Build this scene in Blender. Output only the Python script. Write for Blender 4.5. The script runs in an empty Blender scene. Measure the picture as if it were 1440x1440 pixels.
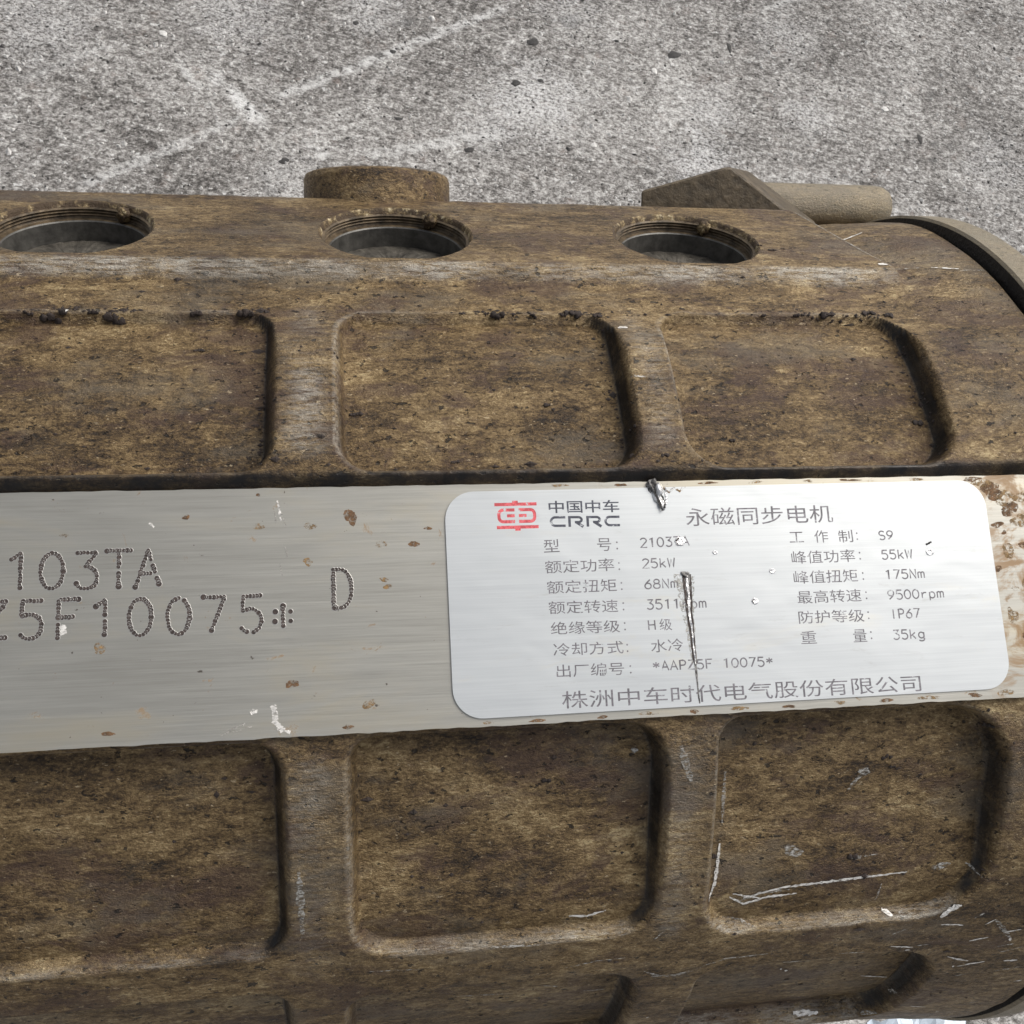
import bpy, bmesh, math, random
import numpy as np
from mathutils import Vector, Matrix

S = bpy.context.scene
COL = S.collection
rng = random.Random(7)
MM = 0.001

# ------------------------------------------------------------------ frame of the motor
# motor section frame, millimetres: x along the shaft, v across the machined flat, w out of it
VC, WC, R = -12.967, -100.944, 103.31        # shaft axis and rib radius
TILT = math.radians(11.0)                    # the flat leans this much towards the viewer
CT, ST = math.cos(TILT), math.sin(TILT)
REST = 108.0                                 # shaft height above the floor


def W(x, v, w):
    """section frame (mm) -> world (m)"""
    v = v - VC
    w = w - WC
    return Vector((x * MM, (v * CT - w * ST) * MM, (v * ST + w * CT + REST) * MM))


def WA(x, v, w):
    v = np.asarray(v) - VC
    w = np.asarray(w) - WC
    return np.stack([np.asarray(x) * MM, (v * CT - w * ST) * MM, (v * ST + w * CT + REST) * MM], -1)


def cyl(x, r, a):
    a = math.radians(a)
    return W(x, VC + r * math.sin(a), WC + r * math.cos(a))


# ------------------------------------------------------------------ camera
cam = bpy.data.cameras.new('camera')
cam.sensor_width = 36.0
cam.angle = 2 * math.atan(720 / 1428.6)
cam.clip_start = 0.005
cam.clip_end = 60
camo = bpy.data.objects.new('camera', cam)
COL.objects.link(camo)
RC = np.array([[0.987784802634206, -0.05124677127081352, 0.14715621671956747],
               [0.021839160664256018, 0.9805819487176306, 0.19488995076865792],
               [-0.15428621048680996, -0.18929556329572542, 0.9697231331520179]])
RX = np.array([[1, 0, 0], [0, CT, -ST], [0, ST, CT]])
RW = RX @ RC.T
mw = Matrix([[*RW[i], 0] for i in range(3)] + [[0, 0, 0, 1]])
mw.translation = W(-15.4425, -36.7543, 169.3112)
camo.matrix_world = mw
S.camera = camo

# ------------------------------------------------------------------ light: soft overcast daylight from behind right
SUN_EL, SUN_AZ = 46.0, 55.0                  # azimuth measured from +Y towards +X
world = bpy.data.worlds.new("World")
S.world = world
world.use_nodes = True
wn = world.node_tree
bg = wn.nodes['Background']
sky = wn.nodes.new('ShaderNodeTexSky')
sky.sky_type = 'NISHITA'
sky.sun_disc = False
sky.sun_elevation = math.radians(SUN_EL)
sky.sun_rotation = math.radians(SUN_AZ)
sky.air_density = 1.0
sky.dust_density = 3.0
sky.ozone_density = 1.0
hs = wn.nodes.new('ShaderNodeHueSaturation')
hs.inputs['Saturation'].default_value = 0.30
wn.links.new(sky.outputs[0], hs.inputs['Color'])
wn.links.new(hs.outputs[0], bg.inputs['Color'])
bg.inputs['Strength'].default_value = 0.125
sun = bpy.data.lights.new('sun', 'SUN')
sun.energy = 2.0
sun.angle = math.radians(40)
sun.color = (1.0, 0.96, 0.90)
suno = bpy.data.objects.new('sun', sun)
COL.objects.link(suno)
el, az = math.radians(SUN_EL), math.radians(SUN_AZ)
sd = Vector((math.sin(az) * math.cos(el), math.cos(az) * math.cos(el), math.sin(el)))
suno.rotation_euler = sd.to_track_quat('Z', 'Y').to_euler()
suno.location = sd * 3
S.view_settings.view_transform = 'Standard'
S.view_settings.look = 'None'
S.view_settings.exposure = 0.2
S.view_settings.gamma = 1.0
S.render.engine = 'CYCLES'


# ------------------------------------------------------------------ helpers
def link(o, parent=None):
    COL.objects.link(o)
    if parent is not None:
        o.parent = parent
    return o


def mesh_obj(name, verts, faces, mat, parent=None, smooth=True, mats=None, fmat=None):
    me = bpy.data.meshes.new(name)
    me.from_pydata([tuple(v) for v in verts], [], faces)
    for m in (mats or [mat]):
        me.materials.append(m)
    if fmat is not None:
        me.polygons.foreach_set('material_index', fmat)
    if smooth:
        me.polygons.foreach_set('use_smooth', [True] * len(me.polygons))
    me.update()
    return link(bpy.data.objects.new(name, me), parent)


def bm_obj(name, bm, mat, parent=None, smooth=False):
    me = bpy.data.meshes.new(name)
    bmesh.ops.recalc_face_normals(bm, faces=bm.faces)
    bm.to_mesh(me)
    bm.free()
    me.materials.append(mat)
    if smooth:
        me.polygons.foreach_set('use_smooth', [True] * len(me.polygons))
    return link(bpy.data.objects.new(name, me), parent)


def tag(o, label=None, cat=None, group=None, kind=None):
    for k, val in (('label', label), ('category', cat), ('group', group), ('kind', kind)):
        if val:
            o[k] = val
    return o


class NT:
    """tiny node-tree builder; coordinates in millimetres"""

    def __init__(s, name):
        s.m = bpy.data.materials.new(name)
        s.m.use_nodes = True
        s.t = s.m.node_tree
        s.b = s.t.nodes['Principled BSDF']
        tc = s.t.nodes.new('ShaderNodeTexCoord')
        s.co = s.vec(tc.outputs['Object'], (1000, 1000, 1000))

    def n(s, typ, **kw):
        nd = s.t.nodes.new(typ)
        for k, val in kw.items():
            setattr(nd, k, val)
        return nd

    def put(s, sock, val):
        if isinstance(val, bpy.types.NodeSocket):
            s.t.links.new(val, sock)
        elif val is not None:
            sock.default_value = val

    def vec(s, src, sc=(1, 1, 1), loc=(0, 0, 0), rot=(0, 0, 0)):
        m = s.n('ShaderNodeMapping')
        m.inputs['Scale'].default_value = sc
        m.inputs['Location'].default_value = loc
        m.inputs['Rotation'].default_value = rot
        s.t.links.new(src, m.inputs['Vector'])
        return m.outputs[0]

    def noise(s, sc=(1, 1, 1), scale=1.0, detail=4, rough=0.55, loc=(0, 0, 0), dist=0.0, rot=(0, 0, 0), co=None):
        nd = s.n('ShaderNodeTexNoise')
        nd.inputs['Scale'].default_value = scale
        nd.inputs['Detail'].default_value = detail
        nd.inputs['Roughness'].default_value = rough
        nd.inputs['Distortion'].default_value = dist
        s.t.links.new(s.vec(co or s.co, sc, loc, rot), nd.inputs['Vector'])
        return nd.outputs[0]

    def voro(s, sc=(1, 1, 1), scale=1.0, feature='F1', out='Distance', loc=(0, 0, 0), rnd=1.0):
        nd = s.n('ShaderNodeTexVoronoi', feature=feature)
        nd.inputs['Scale'].default_value = scale
        nd.inputs['Randomness'].default_value = rnd
        s.t.links.new(s.vec(s.co, sc, loc), nd.inputs['Vector'])
        return nd.outputs[out]

    def math(s, op, a, b=None, c=None, clamp=False):
        nd = s.n('ShaderNodeMath', operation=op, use_clamp=clamp)
        s.put(nd.inputs[0], a)
        s.put(nd.inputs[1], b)
        s.put(nd.inputs[2], c)
        return nd.outputs[0]

    def step(s, val, lo, hi, a=0.0, b=1.0):
        nd = s.n('ShaderNodeMapRange', interpolation_type='SMOOTHSTEP')
        s.put(nd.inputs['Value'], val)
        nd.inputs['From Min'].default_value = lo
        nd.inputs['From Max'].default_value = hi
        nd.inputs['To Min'].default_value = a
        nd.inputs['To Max'].default_value = b
        return nd.outputs[0]

    def ramp(s, val, stops):
        nd = s.n('ShaderNodeValToRGB')
        e = nd.color_ramp.elements
        while len(e) < len(stops):
            e.new(0.5)
        for i, (p, c) in enumerate(stops):
            e[i].position = p
            e[i].color = (*c, 1)
        s.put(nd.inputs[0], val)
        return nd.outputs[0]

    def mix(s, fac, a, b, blend='MIX'):
        nd = s.n('ShaderNodeMix', data_type='RGBA', blend_type=blend)
        s.put(nd.inputs[0], fac)
        s.put(nd.inputs[6], (*a, 1) if isinstance(a, tuple) else a)
        s.put(nd.inputs[7], (*b, 1) if isinstance(b, tuple) else b)
        return nd.outputs[2]

    def attr(s, name):
        return s.n('ShaderNodeAttribute', attribute_name=name).outputs['Fac']

    def bump(s, h, dist_mm, strength=1.0, prev=None):
        nd = s.n('ShaderNodeBump')
        nd.inputs['Strength'].default_value = strength
        nd.inputs['Distance'].default_value = dist_mm * MM
        s.put(nd.inputs['Height'], h)
        if prev is not None:
            s.put(nd.inputs['Normal'], prev)
        return nd.outputs[0]

    def out(s, color=None, rough=None, metal=None, normal=None, spec=None):
        if isinstance(color, tuple):
            color = (*color, 1)
        s.put(s.b.inputs['Base Color'], color)
        s.put(s.b.inputs['Roughness'], rough)
        s.put(s.b.inputs['Metallic'], metal)
        s.put(s.b.inputs['Normal'], normal)
        s.put(s.b.inputs['Specular IOR Level'], spec)
        return s.m


# ------------------------------------------------------------------ materials
def oily_casting(name, attrs=True, gold=1.0, pale=0.0):
    k = NT(name)
    st1 = k.noise((0.085, 0.27, 0.27), 1, 9, 0.75, dist=0.8)
    st2 = k.noise((0.42, 0.90, 0.90), 1, 6, 0.80, (13, 5, 2), 0.4)
    mid = k.noise((0.035, 0.055, 0.055), 1, 6, 0.65, (3, 40, 7), 0.5)
    fine = k.noise((1.5, 2.3, 2.3), 1, 3, 0.8, (1, 2, 9))
    f = k.math('MULTIPLY_ADD', st1, 0.60, k.math('MULTIPLY', st2, 0.75))
    f = k.math('MULTIPLY_ADD', fine, 0.55, k.math('ADD', f, -0.45))
    f = k.math('MULTIPLY_ADD', mid, 0.65, k.math('ADD', f, -0.325))
    col = k.ramp(f, [(0.28, (0.016, 0.010, 0.006)), (0.41, (0.074, 0.045, 0.019)), (0.51, (0.155, 0.100, 0.043)),
                     (0.61, (0.255, 0.175, 0.082)), (0.76, (0.48, 0.37, 0.20))])
    # purple-brown varnish blotches
    bl = k.step(k.noise((0.045, 0.085, 0.085), 1, 7, 0.72, (70, 3, 11), 0.4), 0.50, 0.60)
    col = k.mix(k.math('MULTIPLY', bl, 0.60), col, (0.070, 0.040, 0.030))
    # greyish rubbed areas
    gr = k.step(k.noise((0.03, 0.06, 0.06), 1, 6, 0.7, (7, 90, 31)), 0.50, 0.66)
    col = k.mix(k.math('MULTIPLY', gr, 0.50), col, (0.158, 0.130, 0.094))
    # tiny pits and flecks
    pv = k.noise((0.50, 0.75, 0.75), 1, 3, 0.6, (4, 4, 4))
    pit = k.step(pv, 0.635, 0.675)
    col = k.mix(k.math('MULTIPLY', pit, 0.85), col, (0.012, 0.009, 0.007))
    fl = k.step(k.noise((0.7, 1.4, 1.4), 1, 3, 0.65, (40, 9, 3)), 0.655, 0.71)
    col = k.mix(k.math('MULTIPLY', fl, 0.7), col, (0.48, 0.38, 0.24))
    rough = k.step(st2, 0.3, 0.7, 0.50, 0.28)
    metal = 0.38
    if pale:
        col = k.mix(pale, col, (0.36, 0.32, 0.24))
    if attrs:
        g = k.attr('grime_shade')  # oily dirt with the shade of the walls painted in
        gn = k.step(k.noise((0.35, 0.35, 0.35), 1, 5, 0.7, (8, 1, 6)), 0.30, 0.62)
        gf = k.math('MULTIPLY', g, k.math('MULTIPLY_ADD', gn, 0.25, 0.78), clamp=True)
        e = k.attr('worn')  # edge wear together with painted highlights
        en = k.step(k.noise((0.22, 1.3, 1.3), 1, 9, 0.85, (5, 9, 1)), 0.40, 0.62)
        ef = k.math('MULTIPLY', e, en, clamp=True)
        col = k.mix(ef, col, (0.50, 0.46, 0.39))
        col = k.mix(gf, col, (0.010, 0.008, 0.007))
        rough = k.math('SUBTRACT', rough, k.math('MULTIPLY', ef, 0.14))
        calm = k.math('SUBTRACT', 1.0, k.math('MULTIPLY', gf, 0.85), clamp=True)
    h = k.math('MULTIPLY_ADD', st2, 0.5, k.math('MULTIPLY', fine, 0.6))
    h = k.math('SUBTRACT', h, k.math('MULTIPLY', pit, 0.5))
    if attrs:
        h = k.math('MULTIPLY', h, calm)
    return k.out(col, rough, metal, k.bump(h, 0.62, 0.9), 0.5)


def brushed(name):
    k = NT(name)
    gr = k.noise((0.06, 3.6, 3.6), 1, 3, 0.7)
    gr2 = k.noise((0.03, 0.75, 0.75), 1, 5, 0.7, (3, 1, 8), 0.3)
    cl = k.noise((0.02, 0.08, 0.08), 1, 5, 0.65, (30, 9, 4), 0.4)
    col = k.ramp(k.math('MULTIPLY_ADD', gr, 0.34, k.math('MULTIPLY_ADD', gr2, 0.22, k.math('MULTIPLY', cl, 0.44))),
                 [(0.30, (0.33, 0.315, 0.275)), (0.5, (0.43, 0.415, 0.37)), (0.70, (0.52, 0.505, 0.455))])
    warm = k.step(cl, 0.46, 0.70)
    col = k.mix(k.math('MULTIPLY', warm, 0.6), col, (0.47, 0.41, 0.29))
    # tea-coloured spots, dense beside the right end of the plate
    sp = k.noise((0.22, 0.26, 0.26), 1, 5, 0.65, (14, 2, 5), 0.5)
    spot = k.math('MULTIPLY', k.step(sp, 0.63, 0.72), 0.70)
    sx = k.n('ShaderNodeSeparateXYZ')
    k.t.links.new(k.co, sx.inputs[0])
    end = k.step(sx.outputs[0], 92, 104)
    rs = k.math('MULTIPLY', end, k.step(k.noise((0.12, 0.2, 0.2), 1, 6, 0.7, (2, 77, 5), 0.6), 0.45, 0.6))
    col = k.mix(k.math('MULTIPLY', rs, 0.85), col, (0.29, 0.165, 0.06))
    col = k.mix(spot, col, (0.27, 0.16, 0.065))
    dk = k.step(k.noise((0.5, 0.6, 0.6), 1, 3, 0.6, (90, 2, 5)), 0.71, 0.75)
    col = k.mix(k.math('MULTIPLY', dk, 0.8), col, (0.06, 0.04, 0.03))
    rough = k.math('MULTIPLY_ADD', gr, 0.16, 0.36)
    rough = k.math('MULTIPLY_ADD', spot, 0.25, rough)
    metal = k.math('MULTIPLY_ADD', k.math('ADD', spot, rs, clamp=True), -0.6, 0.72)
    return k.out(col, rough, metal, k.bump(k.math('ADD', gr, k.math('MULTIPLY', cl, 0.8)), 0.028, 0.6), 0.5)


def foil(name):
    k = NT(name)
    gr = k.noise((0.05, 3.4, 3.4), 1, 3, 0.65, (7, 7, 1))
    und = k.noise((0.03, 0.05, 0.05), 1, 3, 0.5, (1, 60, 9), 0.3)
    col = k.ramp(gr, [(0.3, (0.575, 0.592, 0.592)), (0.7, (0.635, 0.652, 0.650))])
    y = k.step(k.noise((0.03, 0.09, 0.09), 1, 6, 0.7, (21, 3, 40), 0.5), 0.56, 0.74)
    col = k.mix(k.math('MULTIPLY', y, 0.42), col, (0.66, 0.60, 0.46))
    sm_ = k.step(k.noise((0.10, 0.5, 0.5), 1, 6, 0.75, (5, 55, 2), 0.5), 0.58, 0.74)
    col = k.mix(k.math('MULTIPLY', sm_, 0.35), col, (0.42, 0.41, 0.38))
    rough = k.math('MULTIPLY_ADD', gr, 0.12, 0.34)
    return k.out(col, rough, 0.55, k.bump(k.math('MULTIPLY_ADD', gr, 0.05, k.math('MULTIPLY', und, 5.0)), 0.10, 0.6), 0.5)


def plain(name, col, rough=0.6, metal=0.0, var=0.25, sc=0.8, bump=0.0):
    k = NT(name)
    n = k.noise((sc, sc, sc), 1, 5, 0.65)
    lo = tuple(c * (1 - var) for c in col)
    hi = tuple(min(1, c * (1 + var)) for c in col)
    c = k.ramp(n, [(0.3, lo), (0.7, hi)])
    return k.out(c, rough, metal, k.bump(n, bump, 1.0) if bump else None)


def chipped(name):
    k = NT(name)
    a = k.noise((0.45, 0.45, 0.45), 1, 6, 0.75)
    b = k.noise((0.28, 0.28, 0.28), 1, 5, 0.7, (8, 2, 2))
    c = k.ramp(a, [(0.32, (0.03, 0.02, 0.013)), (0.45, (0.12, 0.08, 0.04)), (0.55, (0.30, 0.22, 0.11)), (0.66, (0.70, 0.60, 0.40))])
    c = k.mix(k.step(b, 0.44, 0.54), c, (0.075, 0.048, 0.026))
    return k.out(c, 0.5, 0.3, k.bump(a, 0.8, 1.0))


def speckled(name, a, b):
    k = NT(name)
    n = k.noise((0.5, 0.5, 0.5), 1, 5, 0.7)
    c = k.mix(k.step(n, 0.43, 0.56), a, b)
    return k.out(c, 0.5, 0.2, k.bump(n, 0.4, 1.0))


def broken(name, col, sc, lo, hi, rough=0.5, metal=0.3, var=0.3):
    """thin layer with holes and ragged edges (scratch marks, stains)"""
    k = NT(name)
    n = k.noise(sc, 1, 5, 0.75, (9, 4, 2))
    m_ = k.noise((0.9, 0.9, 0.9), 1, 4, 0.6)
    c = k.ramp(m_, [(0.3, tuple(x * (1 - var) for x in col)), (0.7, tuple(min(1, x * (1 + var)) for x in col))])
    k.put(k.b.inputs['Alpha'], k.step(n, lo, hi))
    return k.out(c, rough, metal)


def worn_print(name, col):
    k = NT(name)
    n = k.noise((0.7, 0.7, 0.7), 1, 6, 0.75)
    k.put(k.b.inputs['Alpha'], k.step(n, 0.66, 0.54))
    c = k.mix(k.step(n, 0.46, 0.58), col, tuple(x * 1.7 + 0.02 for x in col))
    return k.out(c, 0.55, 0.1)


def concrete(name):
    k = NT(name)
    rot = (0, 0, 0.35)
    g1 = k.noise((0.24, 0.30, 0.3), 1, 5, 0.72, rot=rot)
    g2 = k.noise((0.62, 0.78, 0.7), 1, 3, 0.72, (9, 3, 1), rot=rot)
    big = k.noise((0.010, 0.013, 0.01), 1, 7, 0.65, (5, 8, 1), 0.7)
    med = k.noise((0.06, 0.07, 0.05), 1, 6, 0.70, (50, 8, 1), 0.6)
    f = k.math('MULTIPLY_ADD', g1, 1.25, k.math('MULTIPLY', g2, 1.05))
    f = k.math('MULTIPLY_ADD', big, 0.70, k.math('ADD', f, -1.00))
    f = k.math('MULTIPLY_ADD', med, 0.40, k.math('ADD', f, -0.20))
    col = k.ramp(f, [(0.20, (0.055, 0.050, 0.046)), (0.37, (0.150, 0.140, 0.130)), (0.53, (0.305, 0.289, 0.272)),
                     (0.68, (0.50, 0.482, 0.458)), (0.88, (0.76, 0.745, 0.72))])
    wf = k.step(k.noise((0.22, 0.33, 0.3), 1, 3, 0.6, (61, 2, 8), rot=rot), 0.62, 0.69)
    col = k.mix(k.math('MULTIPLY', wf, 0.75), col, (0.74, 0.73, 0.71))
    # reddish and bluish grains
    tint = k.noise((0.09, 0.09, 0.09), 1, 4, 0.7, (1, 31, 9))
    col = k.mix(k.math('MULTIPLY', k.step(tint, 0.56, 0.74), 0.30), col, (0.34, 0.26, 0.22))
    # dark grains and oil spots
    d = k.step(k.noise((0.26, 0.34, 0.3), 1, 2, 0.5, (17, 2, 3), rot=rot), 0.70, 0.76)
    col = k.mix(k.math('MULTIPLY', d, 0.75), col, (0.045, 0.042, 0.040))
    oil = k.step(k.noise((0.045, 0.055, 0.05), 1, 3, 0.5, (77, 12, 3)), 0.66, 0.74)
    col = k.mix(k.math('MULTIPLY', oil, 0.60), col, (0.10, 0.098, 0.095))
    # chalky drag marks: straight lines at fixed places on the floor
    sep = k.n('ShaderNodeSeparateXYZ')
    k.t.links.new(k.co, sep.inputs[0])
    X, Y = sep.outputs[0], sep.outputs[1]
    ragged = k.noise((0.10, 0.12, 0.1), 1, 8, 0.85, (7, 7, 3))
    brk = k.noise((0.14, 0.14, 0.1), 1, 6, 0.8, (3, 3, 3))
    for (x0, y0, x1, y1, wd, amt) in MARKS:
        wd, amt = wd * 0.95, min(1.0, amt * 1.1)
        L = math.hypot(x1 - x0, y1 - y0)
        ux, uy = (x1 - x0) / L, (y1 - y0) / L
        al = k.math('ADD', k.math('MULTIPLY', X, ux), k.math('MULTIPLY_ADD', Y, uy, -(x0 * ux + y0 * uy)))
        ac = k.math('ADD', k.math('MULTIPLY', X, -uy), k.math('MULTIPLY_ADD', Y, ux, -(-x0 * uy + y0 * ux)))
        ac = k.math('ABSOLUTE', k.math('MULTIPLY_ADD', brk, wd * 2.4, k.math('ADD', ac, -wd * 1.2)))
        m = k.math('MULTIPLY', k.step(ac, wd * 0.25, wd, 1, 0),
                   k.math('MULTIPLY', k.step(al, 0, 8), k.step(al, L - 8, L, 1, 0)))
        m = k.math('MULTIPLY', m, k.math('MULTIPLY', k.step(g1, 0.38, 0.56, 0.1, 1.0), amt))
        col = k.mix(m, col, (0.74, 0.73, 0.71))
    # pale cement-dust patches
    for (x0, y0, rad, amt) in DUST:
        dd = k.math('SQRT', k.math('ADD', k.math('POWER', k.math('ADD', X, -x0), 2.0), k.math('POWER', k.math('ADD', Y, -y0), 2.0)))
        m = k.math('MULTIPLY_ADD', ragged, -rad * 3.2, k.math('ADD', dd, rad * 1.75))
        m = k.math('MULTIPLY', k.step(m, rad * 0.2, rad, 1, 0), k.math('MULTIPLY', k.step(g2, 0.36, 0.60), amt * 1.0))
        col = k.mix(m, col, (0.70, 0.69, 0.68))
    h = k.math('MULTIPLY_ADD', g1, 1.0, k.math('MULTIPLY', g2, 0.45))
    return k.out(col, 0.86, 0.0, k.bump(h, 1.6, 0.8), 0.35)


MARKS = [(-129.6, 227.0, -59.8, 269.9, 4, 0.5), (-48.9, 280.0, 68.4, 347.6, 4, 0.6), (-9.4, 248.9, 60.3, 266.4, 5, 0.5), (-79.3, 297.4, -68.6, 286.5, 5, 1.0), (-69.3, 289.0, -50.9, 263.0, 4.5, 1.2), (-34.6, 255.5, -20.5, 246.5, 3, 0.8), (-92.2, 303.9, -78.8, 281.4, 3, 0.5), (196.1, 351.1, 258.1, 381.4, 3, 0.4), (-159.3, 283.1, -119.1, 310.8, 3, 0.3)]
DUST = [(74.0, 287.3, 40, 0.8), (152.0, 252.0, 30, 0.8), (162.2, 283.0, 25, 0.5), (210.2, 283.1, 22, 0.6), (52.1, 269.0, 24, 0.5), (-150.4, 317.3, 40, 0.45), (-2.3, 337.7, 26, 0.5), (97.6, 348.8, 30, 0.4), (209.1, 337.2, 35, 0.35), (-42.3, 236.5, 25, 0.4), (307.8, 258.0, 35, 0.4), (-65.8, 332.1, 40, 0.5)]

M = {}
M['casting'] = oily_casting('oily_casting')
M['casting_plain'] = oily_casting('oily_casting_plain', False)
M['casting_pale'] = oily_casting('bare_casting', False, pale=0.55)
M['casting_grey'] = plain('dark_casting', (0.088, 0.066, 0.040), 0.5, 0.25, 0.5, 0.4, 0.4)
M['brushed'] = brushed('brushed_aluminium')
M['foil'] = foil('label_foil')
M['print'] = worn_print('grey_print', (0.135, 0.125, 0.135))
M['print_dark'] = worn_print('dark_print', (0.055, 0.058, 0.075))
M['print_red'] = worn_print('red_print', (0.52, 0.075, 0.085))
M['bore'] = plain('machined_bore', (0.088, 0.084, 0.076), 0.45, 0.4, 0.5, 0.4, 0.1)  # base colour lowered to hold the shade inside the ports
M['bore_rim'] = chipped('chipped_bore_rim')
M['bore_dirty'] = plain('dirty_bore', (0.105, 0.076, 0.045), 0.5, 0.3, 0.8, 0.45, 0.3)
M['bore_floor'] = plain('bore_floor', (0.085, 0.076, 0.062), 0.5, 0.2, 0.75, 0.3, 0.4)  # darkened as well, shade of the deep port in the colour
M['scratch'] = broken('fresh_scratch', (0.74, 0.71, 0.66), (0.9, 2.6, 2.6), 0.36, 0.50, 0.5, 0.2)
M['scratch_dull'] = broken('dull_scratch', (0.44, 0.42, 0.38), (1.0, 2.4, 2.4), 0.42, 0.62, 0.5, 0.2)
M['dark'] = plain('black_grease', (0.014, 0.012, 0.011), 0.55, 0.0, 0.5, 1.0, 0.4)
M['gouge'] = speckled('gouge', (0.055, 0.05, 0.047), (0.26, 0.25, 0.24))
M['clump'] = plain('dried_dirt', (0.035, 0.024, 0.019), 0.8, 0.0, 0.6, 0.8, 0.5)
M['scuffed'] = broken('scuffed_foil', (0.40, 0.385, 0.35), (1.1, 1.6, 1.6), 0.42, 0.62, 0.5, 0.4)
M['rust'] = broken('rust_stain', (0.27, 0.17, 0.075), (1.0, 1.2, 1.2), 0.42, 0.62, 0.8, 0.0, 0.5)
M['rust_dark'] = broken('rust_spot', (0.16, 0.088, 0.042), (1.3, 1.5, 1.5), 0.36, 0.56, 0.85, 0.0, 0.6)
M['shine'] = plain('torn_foil', (0.70, 0.69, 0.68), 0.3, 0.8, 0.4, 0.9, 0.3)
M['crater'] = plain('stamped_rim', (0.56, 0.545, 0.51), 0.42, 0.6, 0.15, 0.9)
M['pit'] = plain('stamped_pit', (0.055, 0.040, 0.034), 0.7, 0.1, 0.6, 1.2)
M['concrete'] = concrete('concrete')
M['pebble_dark'] = plain('dark_stone', (0.050, 0.047, 0.045), 0.8, 0.0, 0.4, 0.6, 0.4)
M['pebble_pale'] = plain('pale_stone', (0.66, 0.64, 0.61), 0.8, 0.0, 0.2, 0.6, 0.3)
M['grit'] = plain('pale_grit', (0.50, 0.485, 0.465), 0.85, 0.0, 0.5, 0.4, 0.2)
M['plastic'] = plain('pale_plastic', (0.62, 0.70, 0.78), 0.35, 0.0, 0.12, 0.3, 0.2)

# ------------------------------------------------------------------ floor
N = 60
fl = mesh_obj('concrete_floor', [(-4, -4, 0), (4, -4, 0), (4, 6, 0), (-4, 6, 0)], [(0, 1, 2, 3)], M['concrete'], None, False)
tag(fl, 'grey worn concrete floor with pale drag marks and speckled grit', 'floor', kind='structure')

# ------------------------------------------------------------------ motor root
motor = bpy.data.objects.new('electric_motor', None)
motor.empty_display_size = 0.05
link(motor)
tag(motor, 'oily brown cast electric motor with a silver nameplate lying on concrete', 'electric motor')

# ------------------------------------------------------------------ housing: a height field over (x, angle)
PAD_B = 44.4                        # normal of the flat with the three ports
PAD_D = R * math.cos(math.radians(PAD_B - 39.0)) # its distance from the shaft
X_END = 123.0
RB = 105.0                          # radius of the barrel end
FLAT_HI, FLAT_LO = 1.25, -39.5      # machined flat, v range

# x0, x1, lower angle, upper angle, corner radius
PANELS = [(-150, -105.5, 9.3, 30.8, 6), (-95, -28.3, 9.3, 30.7, 6), (-18.2, 35.8, 9.2, 30.9, 6.5), (43.6, 96.6, 9.0, 31.2, 8),
          (-150, -105, -38, -15.2, 6), (-95, -27.2, -37.9, -15.2, 6), (-17.6, 37.2, -39.2, -15.2, 8), (45.6, 101.4, -40.6, -15.2, 13),
          (-150, -105, -70, -43.2, 6), (-95, -28.0, -70, -43.2, 6), (-18.7, 36.3, -70, -45.2, 8), (47.5, 99.0, -70, -46.2, 12)]
DEPTH = 4.8


def sm(x, a, b):
    t = np.clip((x - a) / (b - a), 0, 1)
    return t * t * (3 - 2 * t)


def noise2(shape, cells, seed):
    """smooth random field in [-1, 1] by bicubic-ish interpolation of a lattice"""
    g = np.random.default_rng(seed).uniform(-1, 1, (cells[0] + 2, cells[1] + 2))
    i = np.linspace(0, cells[0], shape[0])
    j = np.linspace(0, cells[1], shape[1])
    i0 = np.minimum(i.astype(int), cells[0])
    j0 = np.minimum(j.astype(int), cells[1])
    fi = (i - i0)
    fj = (j - j0)
    fi = (fi * fi * (3 - 2 * fi))[:, None]
    fj = (fj * fj * (3 - 2 * fj))[None]
    a = g[np.ix_(i0, j0)] * (1 - fi) + g[np.ix_(i0 + 1, j0)] * fi
    b = g[np.ix_(i0, j0 + 1)] * (1 - fi) + g[np.ix_(i0 + 1, j0 + 1)] * fi
    return a * (1 - fj) + b * fj


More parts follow.
